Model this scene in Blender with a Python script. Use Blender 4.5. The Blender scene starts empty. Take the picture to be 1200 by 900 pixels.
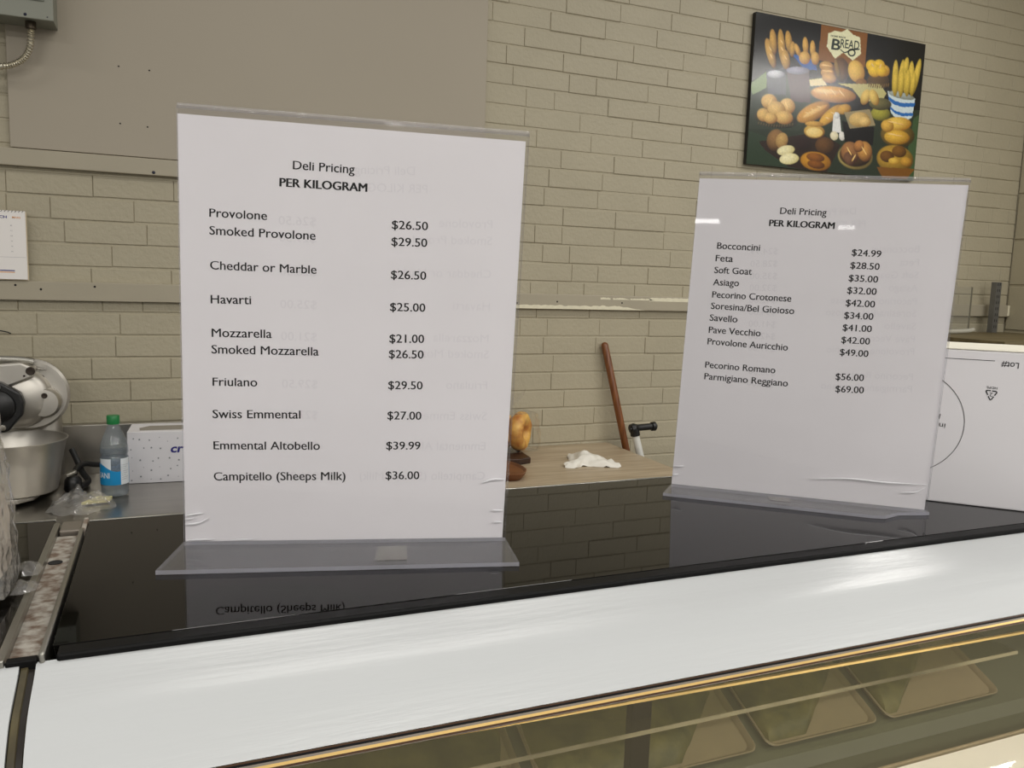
import bpy, bmesh, math, random
import numpy as np
from mathutils import Vector, Matrix, noise

random.seed(7)
SC = bpy.context.scene
COL = SC.collection
R = math.radians

# ------------------------------------------------------------------ camera, light, exposure
def set_camera():
    yaw, pitch, roll, fpx = R(23.0192), R(7.2154), R(1.8057), 960.5
    cy, sy, cp, sp = math.cos(yaw), math.sin(yaw), math.cos(pitch), math.sin(pitch)
    f = Vector((sy * cp, cy * cp, -sp)); r = Vector((cy, -sy, 0)); u = r.cross(f)
    c, s = math.cos(roll), math.sin(roll)
    r2 = r * c + u * s; u2 = u * c - r * s
    cd = bpy.data.cameras.new('camera'); co = bpy.data.objects.new('camera', cd); COL.objects.link(co)
    m = Matrix((r2, u2, -f)).transposed().to_4x4(); m.translation = (0, 0, 1.485)
    co.matrix_world = m
    cd.sensor_width = 36; cd.lens = fpx / 1200 * 36; cd.clip_start = 0.01; cd.clip_end = 60
    SC.camera = co
set_camera()

SC.view_settings.view_transform = 'Standard'
SC.view_settings.look = 'None'
SC.view_settings.gamma = 1
SC.view_settings.use_curve_mapping = False
SC.view_settings.exposure = 0.12
SC.cycles.use_denoising = True
SC.cycles.max_bounces = 10
SC.cycles.transparent_max_bounces = 24
SC.cycles.caustics_reflective = False
SC.cycles.caustics_refractive = False

w = bpy.data.worlds.new('room_light'); SC.world = w; w.use_nodes = True
w.node_tree.nodes['Background'].inputs[0].default_value = (1.0, 0.95, 0.88, 1)
w.node_tree.nodes['Background'].inputs[1].default_value = 0.34

def area(name, loc, sx, sy, power, color=(1, 0.97, 0.92), rot=(0, 0, 0)):
    l = bpy.data.lights.new(name, 'AREA'); l.shape = 'RECTANGLE'; l.size = sx; l.size_y = sy
    l.energy = power; l.color = color
    o = bpy.data.objects.new(name, l); COL.objects.link(o); o.location = loc; o.rotation_euler = rot
    return o
# ceiling fluorescents of the shop
for lx, ly, p in ((-1.5, 1.15, 5), (0.6, 1.15, 8), (2.5, 1.2, 16), (4.68, -0.45, 34), (-1.6, -2.2, 42), (0.9, -2.2, 52), (3.4, -2.2, 54), (-1.6, -7.8, 150), (0.9, -7.8, 165), (3.4, -7.8, 165)):
    area('ceiling_lamp', (lx, ly, 3.15), 1.2, 0.16, p)
# lamps far down the shop, seen as streaks in the acrylic
for lx, ly, wd, p in ((-14.7, -14.0, 1.2, 5), (-13.0, -17.75, 0.4, 1.0)):
    area('shop_lamp', (lx, ly, 3.13), wd, 0.10, p, (1, 0.98, 0.95), (R(90), 0, math.atan2(-ly, -lx) + R(-90)))
# warm lamp under the canopy of the deli case
area('case_lamp', (0.6, 0.52, 1.262), 1.6, 0.03, 1.7, (1, 0.88, 0.70))

# ------------------------------------------------------------------ materials
def lin(c):
    return tuple(((v / 255) / 12.92 if v / 255 <= 0.04045 else ((v / 255 + 0.055) / 1.055) ** 2.4) for v in c)
MATS = {}
def mat(name, rgb, rough=0.5, metal=0.0, spec=0.5, var=0.0, vscale=20, bump=0.0, bscale=200, stretch=(1, 1, 1), rgb2=None, ior=None, coat=0.0):
    """principled surface whose colour wanders between two tones over a noise field"""
    if name in MATS: return MATS[name]
    m = bpy.data.materials.new(name); m.use_nodes = True
    nt = m.node_tree; b = nt.nodes['Principled BSDF']
    b.inputs['Roughness'].default_value = rough; b.inputs['Metallic'].default_value = metal
    b.inputs['Specular IOR Level'].default_value = spec
    b.inputs['Coat Weight'].default_value = coat
    if ior: b.inputs['IOR'].default_value = ior
    c = lin(rgb) + (1,)
    tc = nt.nodes.new('ShaderNodeTexCoord'); mp = nt.nodes.new('ShaderNodeMapping')
    mp.inputs['Scale'].default_value = stretch
    nt.links.new(tc.outputs['Object'], mp.inputs['Vector'])
    nz = nt.nodes.new('ShaderNodeTexNoise'); nz.inputs['Scale'].default_value = vscale; nz.inputs['Detail'].default_value = 4
    nt.links.new(mp.outputs[0], nz.inputs['Vector'])
    rp = nt.nodes.new('ShaderNodeValToRGB')
    c2 = lin(rgb2) + (1,) if rgb2 else tuple(max(0, v * (1 - var)) for v in c[:3]) + (1,)
    rp.color_ramp.elements[0].position = 0.35; rp.color_ramp.elements[0].color = c2
    rp.color_ramp.elements[1].position = 0.65; rp.color_ramp.elements[1].color = c
    nt.links.new(nz.outputs['Fac'], rp.inputs[0]); nt.links.new(rp.outputs[0], b.inputs['Base Color'])
    if bump:
        n2 = nt.nodes.new('ShaderNodeTexNoise'); n2.inputs['Scale'].default_value = bscale; n2.inputs['Detail'].default_value = 3
        nt.links.new(mp.outputs[0], n2.inputs['Vector'])
        bp = nt.nodes.new('ShaderNodeBump'); bp.inputs['Strength'].default_value = bump; bp.inputs['Distance'].default_value = 0.004
        nt.links.new(n2.outputs['Fac'], bp.inputs['Height']); nt.links.new(bp.outputs[0], b.inputs['Normal'])
    MATS[name] = m
    return m
def clear(name, tint=(1, 1, 1), haze=0.05, haze_rgb=(220, 220, 225), rough=0.03, ior=1.45, bump=0.0, bscale=40):
    """thin clear plastic or glass: see-through body, fresnel sheen, a little milky haze"""
    if name in MATS: return MATS[name]
    m = bpy.data.materials.new(name); m.use_nodes = True
    nt = m.node_tree; nt.nodes.clear()
    out = nt.nodes.new('ShaderNodeOutputMaterial')
    tr = nt.nodes.new('ShaderNodeBsdfTransparent'); tr.inputs[0].default_value = tint + (1,)
    gl = nt.nodes.new('ShaderNodeBsdfGlossy'); gl.inputs['Roughness'].default_value = rough
    df = nt.nodes.new('ShaderNodeBsdfDiffuse'); df.inputs[0].default_value = lin(haze_rgb) + (1,)
    # two-sided Schlick reflectance from the facing angle
    fr = nt.nodes.new('ShaderNodeLayerWeight'); fr.inputs['Blend'].default_value = 0.5
    pw = nt.nodes.new('ShaderNodeMath'); pw.operation = 'POWER'; pw.inputs[1].default_value = 5
    f0 = ((ior - 1) / (ior + 1)) ** 2
    ma = nt.nodes.new('ShaderNodeMath'); ma.operation = 'MULTIPLY_ADD'; ma.inputs[1].default_value = 1 - f0; ma.inputs[2].default_value = f0
    nt.links.new(fr.outputs['Facing'], pw.inputs[0]); nt.links.new(pw.outputs[0], ma.inputs[0])
    m1 = nt.nodes.new('ShaderNodeMixShader'); m1.inputs[0].default_value = haze
    m2 = nt.nodes.new('ShaderNodeMixShader')
    nt.links.new(tr.outputs[0], m1.inputs[1]); nt.links.new(df.outputs[0], m1.inputs[2])
    nt.links.new(ma.outputs[0], m2.inputs[0]); nt.links.new(m1.outputs[0], m2.inputs[1]); nt.links.new(gl.outputs[0], m2.inputs[2])
    nt.links.new(m2.outputs[0], out.inputs[0])
    if bump:
        nz = nt.nodes.new('ShaderNodeTexNoise'); nz.inputs['Scale'].default_value = bscale
        tc = nt.nodes.new('ShaderNodeTexCoord'); nt.links.new(tc.outputs['Object'], nz.inputs['Vector'])
        bp = nt.nodes.new('ShaderNodeBump'); bp.inputs['Strength'].default_value = bump; bp.inputs['Distance'].default_value = 0.01
        nt.links.new(nz.outputs['Fac'], bp.inputs['Height'])
        for n in (gl, df, fr): nt.links.new(bp.outputs[0], n.inputs['Normal'])
    MATS[name] = m
    return m

WALLC = (172, 164, 141)
M_brick = mat('painted_brick', WALLC, 0.55, var=0.05, vscale=6, bump=0.45, bscale=90)
M_block = mat('painted_block', (172, 164, 140), 0.6, var=0.05, vscale=5, bump=0.3, bscale=120)
M_board = mat('painted_board', (164, 155, 138), 0.5, var=0.03, vscale=2, bump=0.05, bscale=60)
M_trim = mat('painted_trim', (167, 159, 139), 0.5, var=0.04, vscale=8, bump=0.08, bscale=80)
M_peel = mat('old_cream_paint', (226, 220, 194), 0.6, var=0.08, vscale=60)
M_hole = mat('dark_hole', (22, 20, 18), 0.8)
M_floor = mat('floor_tile', (120, 112, 100), 0.5, var=0.1, vscale=3)
M_black_glass = mat('black_glass', (7, 6, 5), 0.02, spec=0.36, ior=1.35)
M_black_trim = mat('black_gasket', (8, 8, 8), 0.5, spec=0.15)
M_white = mat('white_enamel', (196, 199, 200), 0.30, spec=0.5, var=0.02, vscale=4, bump=0.06, bscale=30, stretch=(1, 12, 12))
M_alu = mat('aluminium', (170, 168, 160), 0.35, metal=1.0, var=0.1, vscale=12, bump=0.05, bscale=60)
M_alu_bowl = mat('spun_aluminium', (196, 192, 184), 0.42, metal=1.0, var=0.12, vscale=9, bump=0.04, bscale=80)
M_steel = mat('stainless_steel', (176, 172, 164), 0.28, metal=1.0, var=0.08, vscale=5, bump=0.03, bscale=40, stretch=(1, 8, 8))
M_gold_reflection = mat('gold_reflection', (255, 216, 140), 0.3, metal=0.7, var=0.1, vscale=6)  # warm lamp reflection put into the colour as gold metal
M_brown_strip = mat('brown_strip', (70, 46, 26), 0.35, metal=0.3)
M_grey_strip = mat('grey_strip', (140, 132, 122), 0.35, metal=0.6)
M_paper = mat('paper', (236, 233, 235), 0.6, var=0.035, vscale=9, bump=0.30, bscale=14)
M_ink = mat('black_ink', (14, 13, 15), 0.7, spec=0.2)
M_ghost = mat('show_through_ink', (226, 223, 226), 0.6)
M_acryl = clear('acrylic', (0.985, 0.985, 0.99), 0.0, (215, 215, 228), 0.02, 1.40)
M_acryl_foot = clear('acrylic_foot', (0.94, 0.94, 0.95), 0.10, (176, 176, 180), 0.03, 1.22)
M_fold = clear('acrylic_fold', (0.95, 0.95, 0.95), 0.16, (226, 224, 226), 0.05, 1.5)
M_acryl_edge = clear('acrylic_edge', (0.88, 0.88, 0.93), 0.36, (204, 204, 214), 0.08, 1.45)
M_scratch = mat('scratch', (238, 238, 242), 0.4)
M_tape = clear('clear_tape', (0.95, 0.94, 0.92), 0.10, (200, 198, 192), 0.2)
M_case_glass = clear('case_glass', (0.86, 0.85, 0.78), 0.13, (158, 146, 114), 0.03, 1.5)
M_black_plastic = mat('black_plastic', (14, 14, 15), 0.38)
M_rubber = mat('rubber_cord', (16, 16, 17), 0.5)
M_blue = mat('blue_label', (20, 138, 196), 0.4)
M_navy = mat('navy_ink', (36, 34, 120), 0.5)
M_orange = mat('orange_ink', (222, 150, 70), 0.5)
M_green = mat('green_cap', (22, 122, 62), 0.4)
M_bottle = clear('bottle_plastic', (0.90, 0.93, 0.95), 0.16, (176, 186, 194), 0.05, 1.5, 0.15, 60)
M_bag = clear('clear_bag', (0.95, 0.94, 0.93), 0.14, (232, 230, 226), 0.09, 1.6, 0.8, 45)
M_cardwhite = mat('white_cardboard', (228, 226, 229), 0.55, var=0.02, vscale=6)
M_boxtop = mat('cream_card', (236, 232, 216), 0.6)
M_cheese = mat('pale_cheese', (236, 228, 160), 0.5, var=0.06, vscale=30)
M_crust = mat('bagel_crust', (232, 184, 92), 0.5, rgb2=(176, 108, 40), vscale=28, bump=0.4, bscale=60)
M_crumb = mat('bagel_crumb', (226, 188, 118), 0.7, rgb2=(196, 140, 66), vscale=40, bump=0.3, bscale=90)
M_darkwood = mat('dark_wood', (66, 42, 28), 0.45, rgb2=(40, 24, 16), vscale=14, stretch=(1, 6, 6))
M_brownwood = mat('brown_wood', (128, 82, 48), 0.45, rgb2=(104, 62, 34), vscale=10)
M_broom = mat('varnished_handle', (134, 82, 40), 0.35, rgb2=(98, 54, 24), vscale=16, stretch=(8, 8, 0.6))
M_lam = mat('wood_laminate', (184, 168, 142), 0.4, rgb2=(160, 142, 116), vscale=5, stretch=(1.2, 14, 10))
M_lam_edge = mat('laminate_edge', (60, 54, 46), 0.5)
M_tissue = mat('white_film', (235, 232, 222), 0.35, var=0.05, vscale=30)
M_tanpack = mat('pale_beige_pack', (206, 196, 182), 0.7, var=0.12, vscale=14, bump=0.3, bscale=25)
M_grey_box = mat('grey_enamel', (132, 134, 122), 0.45, var=0.03, vscale=6)
M_cab = mat('olive_brown_wood', (104, 92, 62), 0.5, rgb2=(84, 74, 48), vscale=4, stretch=(1, 9, 9))
M_post = mat('galvanised_post', (128, 128, 126), 0.45, metal=0.7, var=0.1, vscale=20)
M_tray = mat('beige_tray', (146, 134, 110), 0.4, var=0.05, vscale=20)
M_olive = mat('olive_contents', (108, 104, 58), 0.55, rgb2=(72, 74, 40), vscale=26, bump=0.5, bscale=60)
M_deck = mat('case_deck', (96, 100, 84), 0.45, var=0.1, vscale=8)
M_dirty = mat('dirty_channel', (186, 181, 170), 0.6, rgb2=(112, 92, 76), vscale=150, bump=0.2, bscale=90)
M_rust = mat('rusty_stain', (92, 70, 52), 0.8, var=0.4, vscale=80)
M_grime = mat('grimy_olive_strip', (86, 78, 52), 0.5, rgb2=(48, 42, 28), vscale=40, stretch=(1, 1, 0.4))

# ------------------------------------------------------------------ mesh helpers
def link(name, bm, material, parent=None, smooth=False, mats=None):
    me = bpy.data.meshes.new(name); bm.to_mesh(me); bm.free()
    for m in (mats or [material]): me.materials.append(m)
    if smooth:
        for p in me.polygons: p.use_smooth = True
        try: me.set_sharp_from_angle(angle=R(40))
        except Exception: pass
    o = bpy.data.objects.new(name, me); COL.objects.link(o)
    if parent: o.parent = parent
    return o
def thing(name, label, cat, loc=(0, 0, 0), rz=0.0, group=None):
    o = bpy.data.objects.new(name, None); COL.objects.link(o); o.empty_display_size = 0.05
    o.location = loc; o.rotation_euler = (0, 0, rz); o['label'] = label; o['category'] = cat
    if group: o['group'] = group
    return o
def tag(o, label, cat, group=None):
    o['label'] = label; o['category'] = cat
    if group: o['group'] = group
    return o
def struct(o): o['kind'] = 'structure'; return o

def add_box(bm, x0, x1, y0, y1, z0, z1, bev=0.0, seg=2, mi=0):
    vs = [bm.verts.new((x, y, z)) for x in (x0, x1) for y in (y0, y1) for z in (z0, z1)]
    fs = [bm.faces.new([vs[i] for i in q]) for q in ((0, 1, 3, 2), (4, 6, 7, 5), (0, 4, 5, 1), (2, 3, 7, 6), (0, 2, 6, 4), (1, 5, 7, 3))]
    for f in fs: f.material_index = mi
    if bev:
        es = {e for f in fs for e in f.edges}
        bmesh.ops.bevel(bm, geom=list(es), offset=bev, segments=seg, profile=0.5, affect='EDGES')
    return vs
def box_obj(name, x0, x1, y0, y1, z0, z1, m, parent=None, bev=0.002, smooth=False):
    bm = bmesh.new(); add_box(bm, x0, x1, y0, y1, z0, z1, bev)
    bmesh.ops.recalc_face_normals(bm, faces=bm.faces)
    return link(name, bm, m, parent, smooth)
def add_tube(bm, pts, rad, n=12, cap=True, mi=0):
    pts = [Vector(p) for p in pts]; rads = rad if isinstance(rad, (list, tuple)) else [rad] * len(pts)
    rings = []; prev = None
    for i, p in enumerate(pts):
        d = (pts[min(i + 1, len(pts) - 1)] - pts[max(i - 1, 0)]).normalized()
        if prev is None:
            a = d.orthogonal().normalized()
        else:
            a = (prev - d * prev.dot(d)).normalized()
        b = d.cross(a); prev = a
        rings.append([bm.verts.new(p + (a * math.cos(t) + b * math.sin(t)) * rads[i]) for t in (2 * math.pi * k / n for k in range(n))])
    for r0, r1 in zip(rings, rings[1:]):
        for k in range(n):
            f = bm.faces.new((r0[k], r0[(k + 1) % n], r1[(k + 1) % n], r1[k])); f.material_index = mi
    if cap:
        for f in (bm.faces.new(rings[0][::-1]), bm.faces.new(rings[-1])): f.material_index = mi
def spline(pts, n=8):
    P = [Vector(p) for p in pts]; P = [P[0] * 2 - P[1]] + P + [P[-1] * 2 - P[-2]]; out = []
    for i in range(1, len(P) - 2):
        a, b, c, d = P[i - 1:i + 3]
        for k in range(n):
            t = k / n
            out.append(0.5 * (2 * b + (c - a) * t + (2 * a - 5 * b + 4 * c - d) * t * t + (3 * b - a - 3 * c + d) * t ** 3))
    out.append(P[-2]); return out
def tube_obj(name, pts, rad, m, parent=None, n=12):
    bm = bmesh.new(); add_tube(bm, pts, rad, n)
    bmesh.ops.recalc_face_normals(bm, faces=bm.faces)
    return link(name, bm, m, parent, True)
def add_lathe(bm, prof, n=40, mtx=None, mi=0, close=True):
    rings = []
    for r, z in prof:
        if r < 1e-6: rings.append([bm.verts.new((0, 0, z))])
        else: rings.append([bm.verts.new((r * math.cos(2 * math.pi * k / n), r * math.sin(2 * math.pi * k / n), z)) for k in range(n)])
    for a, b in zip(rings, rings[1:]):
        for k in range(n):
            k2 = (k + 1) % n
            if len(a) == 1 and len(b) == 1: continue
            if len(a) == 1: f = bm.faces.new((a[0], b[k2], b[k]))
            elif len(b) == 1: f = bm.faces.new((a[k], a[k2], b[0]))
            else: f = bm.faces.new((a[k], a[k2], b[k2], b[k]))
            f.material_index = mi
    if mtx is not None: bmesh.ops.transform(bm, matrix=mtx, verts=[v for r in rings for v in r])
def lathe_obj(name, prof, m, parent=None, n=40, mtx=None):
    bm = bmesh.new(); add_lathe(bm, prof, n, mtx)
    bmesh.ops.recalc_face_normals(bm, faces=bm.faces)
    return link(name, bm, m, parent, True)
def add_prism(bm, poly, h0, h1, axis='z', mi=0, mi_side=None):
    """extrude a polygon; axis z: poly=(x,y); axis y: poly=(x,z); axis x: poly=(y,z)"""
    def P(p, h): return {'z': (p[0], p[1], h), 'y': (p[0], h, p[1]), 'x': (h, p[0], p[1])}[axis]
    a = [bm.verts.new(P(p, h0)) for p in poly]; b = [bm.verts.new(P(p, h1)) for p in poly]
    f1 = bm.faces.new(a); f2 = bm.faces.new(b[::-1]); f1.material_index = f2.material_index = mi
    n = len(poly)
    for k in range(n):
        f = bm.faces.new((a[k], b[k], b[(k + 1) % n], a[(k + 1) % n])); f.material_index = mi if mi_side is None else mi_side
    return a + b
def prism_obj(name, poly, h0, h1, m, parent=None, axis='z', bev=0.0, mats=None, mi_side=None):
    bm = bmesh.new(); add_prism(bm, poly, h0, h1, axis, 0, mi_side)
    bmesh.ops.recalc_face_normals(bm, faces=bm.faces)
    if bev: bmesh.ops.bevel(bm, geom=bm.edges[:], offset=bev, segments=2, profile=0.5, affect='EDGES')
    return link(name, bm, m, parent, False, mats)
def nz(x, y, z, s): return noise.noise(Vector((x * s, y * s, z * s)))

# text as flat mesh ----------------------------------------------------------------
def text_polys(body, bold=0.0):
    cu = bpy.data.curves.new('lettering', 'FONT'); cu.body = body; cu.size = 1.0; cu.offset = bold; cu.resolution_u = 3
    o = bpy.data.objects.new('lettering', cu); COL.objects.link(o)
    dg = bpy.context.evaluated_depsgraph_get(); dg.update()
    me = bpy.data.meshes.new_from_object(o.evaluated_get(dg))
    vs = [(v.co.x, v.co.y) for v in me.vertices]; fs = [tuple(p.vertices) for p in me.polygons]
    bpy.data.objects.remove(o); bpy.data.curves.remove(cu); bpy.data.meshes.remove(me)
    return vs, fs
CAP = max(v[1] for v in text_polys('H')[0]); XH = max(v[1] for v in text_polys('x')[0])
def tall(y, k=.725):
    """raise the x-height to that of the printed face"""
    if y <= 0: return y
    return y * (k * CAP / XH) if y < XH else k * CAP + (y - XH) * (CAP * (1 - k)) / (CAP - XH)
def text_into(bm, body, p0, p1, cap, place, bold=0.0, mi=0):
    """set a line of writing from p0 to p1 (2D) with cap height; place(u, v) -> 3D"""
    vs, fs = text_polys(body, bold)
    x0 = min(v[0] for v in vs); x1 = max(v[0] for v in vs)
    dx, dy = p1[0] - p0[0], p1[1] - p0[1]; L = math.hypot(dx, dy); ex, ey = dx / L, dy / L
    out = []
    for x, y in vs:
        s = (x - x0) / (x1 - x0) * L; t = (tall(y) if any(ch.islower() for ch in body) else y) / CAP * cap
        out.append(bm.verts.new(place(p0[0] + ex * s - ey * t, p0[1] + ey * s + ex * t)))
    for f in fs:
        try:
            ff = bm.faces.new([out[i] for i in f]); ff.material_index = mi
        except ValueError: pass

# ================================================================== THE SETTING
T = 1.30            # top of the deli cases
WY = 2.55           # face of the back wall
ZC = 0.915          # back counters

def brick_wall():
    bm = bmesh.new()
    x0w, x1w, z0w, z1w = -1.3, 3.485, 0.30, 3.0
    pitch = 0.0626; z = 1.2952 - pitch * 15; row = 0
    rnd = random.Random(3)
    while z < z1w:
        L = 0.204; off = (0.0, 0.5, 0.28, 0.76)[row % 4] * L + rnd.uniform(-0.02, 0.02)
        x = x0w - off
        while x < x1w:
            l = L if rnd.random() > 0.14 else L * 0.5
            a, b = max(x, x0w), min(x + l, x1w)
            if b - a > 0.02:
                g = 0.0003; gz = 0.0034; d = rnd.uniform(-0.0012, 0.0012)
                bz = rnd.uniform(-0.0008, 0.0008)
                xa, xb, za, zb = a + g, b - g, z + gz + bz, z + pitch - gz * 0.3 + bz
                yf = WY + d; yb = WY + 0.008; c = 0.0022
                o_ = [bm.verts.new(p) for p in ((xa, yb, za), (xb, yb, za), (xb, yb, zb), (xa, yb, zb))]
                m_ = [bm.verts.new(p) for p in ((xa, yf + c, za), (xb, yf + c, za), (xb, yf + c, zb), (xa, yf + c, zb))]
                i_ = [bm.verts.new(p) for p in ((xa + .0013, yf, za + c), (xb - .0013, yf, za + c), (xb - .0013, yf, zb - c), (xa + .0013, yf, zb - c))]
                for A, B in ((o_, m_), (m_, i_)):
                    for k in range(4): bm.faces.new((A[k], A[(k + 1) % 4], B[(k + 1) % 4], B[k]))
                bm.faces.new(i_)
            x += l
        z += pitch; row += 1
    # mortar sheet and wall body
    add_box(bm, x0w, x1w, WY + 0.0028, WY + 0.14, 0.0, z1w)
    return link('wall_back', bm, M_brick)
struct(brick_wall())

def block_wall():
    bm = bmesh.new(); X = 3.485; rnd = random.Random(5)
    z = 0.13; row = 0
    while z < 3.0:
        y = 1.75 - (0.2 if row % 2 else 0.0)
        while y < WY:
            a, b = max(y, 1.75), min(y + 0.4, WY + 0.003)
            if b - a > 0.03:
                c = 0.004; g = 0.003; xa = X + rnd.uniform(0, 0.0015)
                o_ = [bm.verts.new(p) for p in ((X + .012, a + g, z + g), (X + .012, b - g, z + g), (X + .012, b - g, z + .2 - g), (X + .012, a + g, z + .2 - g))]
                i_ = [bm.verts.new(p) for p in ((xa, a + g + c, z + g + c), (xa, b - g - c, z + g + c), (xa, b - g - c, z + .2 - g - c), (xa, a + g + c, z + .2 - g - c))]
                for k in range(4): bm.faces.new((o_[k], o_[(k + 1) % 4], i_[(k + 1) % 4], i_[k]))
                bm.faces.new(i_)
            y += 0.4
        z += 0.2; row += 1
    add_box(bm, X + .006, X + .15, 1.75, WY + 0.14, 0.0, 3.0)
    return link('wall_right', bm, M_block)
struct(block_wall())
struct(box_obj('floor', -1.6, 3.64, -1.5, WY + 0.14, -0.05, 0.0, M_floor, bev=0))

# smooth board panel fixed on the bricks, with four screw holes
pan = struct(box_obj('trim_1', -0.364, 0.956, WY - 0.014, WY - 0.0015, 1.789, 2.95, M_board, bev=0.0015))
def dot(name, x, z, y, r, m, parent, n=12):
    bm = bmesh.new()
    add_lathe(bm, [(0, 0.0012), (r * 0.7, 0.001), (r, 0.0)], n, Matrix.Translation((x, y, z)) @ Matrix.Rotation(R(90), 4, 'X'))
    return link(name, bm, m, parent, True)
for hx, hz in ((-0.1029, 2.0234), (-0.0271, 2.0217), (-0.1027, 1.8739), (-0.0348, 1.8715)):
    dot('screw_hole', hx, hz, WY - 0.0141, 0.0022, M_hole, pan)
tr2 = struct(box_obj('trim_2', -1.2, 0.52, WY - 0.018, WY - 0.0015, 1.742, 1.787, M_trim, bev=0.002))
dot('screw', -0.0222, 1.7498, WY - 0.0181, 0.0045, mat('dark_screw', (40, 42, 58), 0.4, metal=0.6), tr2)
tr3 = struct(box_obj('trim_3', -1.2, 3.482, WY - 0.02, WY - 0.0015, 1.3915, 1.4425, M_trim, bev=0.002))
for hx, hz in ((-0.3654, 1.4311), (-0.3064, 1.4213), (-0.1771, 1.4314), (1.0842, 1.4101), (1.2329, 1.4172), (1.4874, 1.4175)):
    dot('screw_hole', hx, hz, WY - 0.0201, 0.0030, M_hole, tr3)
def ragged(name, x0, x1, zb, zt, amp, seed, gaps=()):
    """flake of cream paint with a torn upper edge"""
    bm = bmesh.new(); n = 60; prev = None; rnd = random.Random(seed)
    for k in range(n + 1):
        x = x0 + (x1 - x0) * k / n
        t = zt + amp * nz(x, seed, 0, 40) + amp * 0.5 * rnd.uniform(-1, 1)
        fade = min(1, (n - k) / 12, (k + 3) / 4)
        a = bm.verts.new((x, WY - 0.0206, zb)); b = bm.verts.new((x, WY - 0.0206, zb + max(0.0006, (t - zb) * fade)))
        if prev and not any(g0 < x < g1 for g0, g1 in gaps): bm.faces.new((prev[0], a, b, prev[1]))
        prev = (a, b)
    return link(name, bm, M_peel, tr3)
ragged('peeling_paint', 1.06, 1.58, 1.3925, 1.405, 0.003, 1)
ragged('peeling_paint', 1.40, 1.52, 1.428, 1.434, 0.0025, 2, ((1.44, 1.452),))
ragged('peeling_paint', 1.52, 1.62, 1.428, 1.433, 0.003, 3)
ragged('peeling_paint', 1.60, 1.9, 1.425, 1.438, 0.002, 4)
box_obj('end_cap', 3.470, 3.4825, WY - 0.0212, WY - 0.0195, 1.396, 1.4415, M_peel, tr3, bev=0.0005)

# ================================================================== DELI CASES
XR0, XR1 = -0.0599, 1.75
case = thing('deli_case', 'white deli display case with black glass top under the two price signs', 'deli case', (0.8, 0.4, 0.0))
def P(o): o.location = tuple(-v for v in o.parent.location); return o      # keep world coordinates for a part built in place
# profile of the white rolled canopy
PROF = [(.4275, 1.2975), (.4225, 1.2955), (.4142, 1.2927), (.406, 1.2903), (.3977, 1.2874), (.3920, 1.2843), (.3872, 1.2804), (.3826, 1.2766), (.3784, 1.2720), (.3745, 1.2675), (.3697, 1.2617)]
def smooth_prof(pr): return [(p.y, p.z) for p in spline([(0, a, b) for a, b in pr], 4)]
def canopy(name, x0, x1, parent):
    pr = smooth_prof(PROF); bm = bmesh.new()
    th = 0.003; rows = []
    for i, (y, z) in enumerate(pr):
        y0, z0 = pr[max(i - 1, 0)]; y1, z1 = pr[min(i + 1, len(pr) - 1)]
        d = Vector((y1 - y0, z1 - z0)).normalized(); nn = Vector((-d.y, d.x))
        if nn.y > 0: nn = -nn
        rows.append([bm.verts.new(p) for p in ((x0, y, z), (x1, y, z), (x1, y + nn.x * th, z + nn.y * th), (x0, y + nn.x * th, z + nn.y * th))])
    for a, b in zip(rows, rows[1:]):
        for k in range(4): bm.faces.new((a[k], a[(k + 1) % 4], b[(k + 1) % 4], b[k]))
    bm.faces.new(rows[0]); bm.faces.new(rows[-1][::-1])
    bmesh.ops.recalc_face_normals(bm, faces=bm.faces)
    return P(link(name, bm, M_white, parent, True))
canopy('canopy', XR0, XR1, case)
gt = P(box_obj('glass_top', -0.0545, XR1, .4385, .6560, T - 0.012, T, M_black_glass, case, bev=0.0003))
P(box_obj('gasket', -0.0515, XR1, .4262, .4376, T - 0.012, T + 0.0004, M_black_trim, case, bev=0.0012))
P(box_obj('rear_trim', -0.0545, XR1, .6563, .6588, T - 0.014, T + 0.0006, M_alu, case, bev=0.0004))
# strips closing the lower edge of the canopy; gold one painted as lamp reflection
def strip(name, ya, za, yb, zb, x0, x1, m, parent):
    bm = bmesh.new(); d = Vector((yb - ya, zb - za)); nn = Vector((d.y, -d.x)).normalized() * 0.0012
    if nn.x > 0: nn = -nn
    add_prism(bm, [(ya, za), (yb, zb), (yb - nn.x * 2, zb - nn.y * 2), (ya - nn.x * 2, za - nn.y * 2)], x0, x1, 'x')
    bmesh.ops.recalc_face_normals(bm, faces=bm.faces)
    return P(link(name, bm, m, parent))
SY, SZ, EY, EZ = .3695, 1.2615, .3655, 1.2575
fr_ = [('canopy_gasket', 0.0, .15, M_brown_strip), ('canopy_seal', .15, .35, M_black_trim), ('grey_strip', .35, .56, M_grey_strip), ('gold_reflection', .56, .82, M_gold_reflection), ('brown_strip', .82, 1.0, M_brown_strip)]
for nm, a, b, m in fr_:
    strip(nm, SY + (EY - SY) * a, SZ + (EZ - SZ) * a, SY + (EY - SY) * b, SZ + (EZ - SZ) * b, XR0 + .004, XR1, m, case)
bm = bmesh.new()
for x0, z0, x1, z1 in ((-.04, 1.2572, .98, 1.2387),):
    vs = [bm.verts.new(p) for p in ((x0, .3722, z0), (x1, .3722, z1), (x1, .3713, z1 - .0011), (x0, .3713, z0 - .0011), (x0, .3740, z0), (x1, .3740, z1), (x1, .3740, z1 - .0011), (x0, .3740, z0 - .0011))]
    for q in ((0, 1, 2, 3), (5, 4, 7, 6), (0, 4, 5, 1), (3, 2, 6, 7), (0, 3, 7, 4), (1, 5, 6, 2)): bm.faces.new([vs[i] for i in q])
bmesh.ops.recalc_face_normals(bm, faces=bm.faces)
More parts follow.
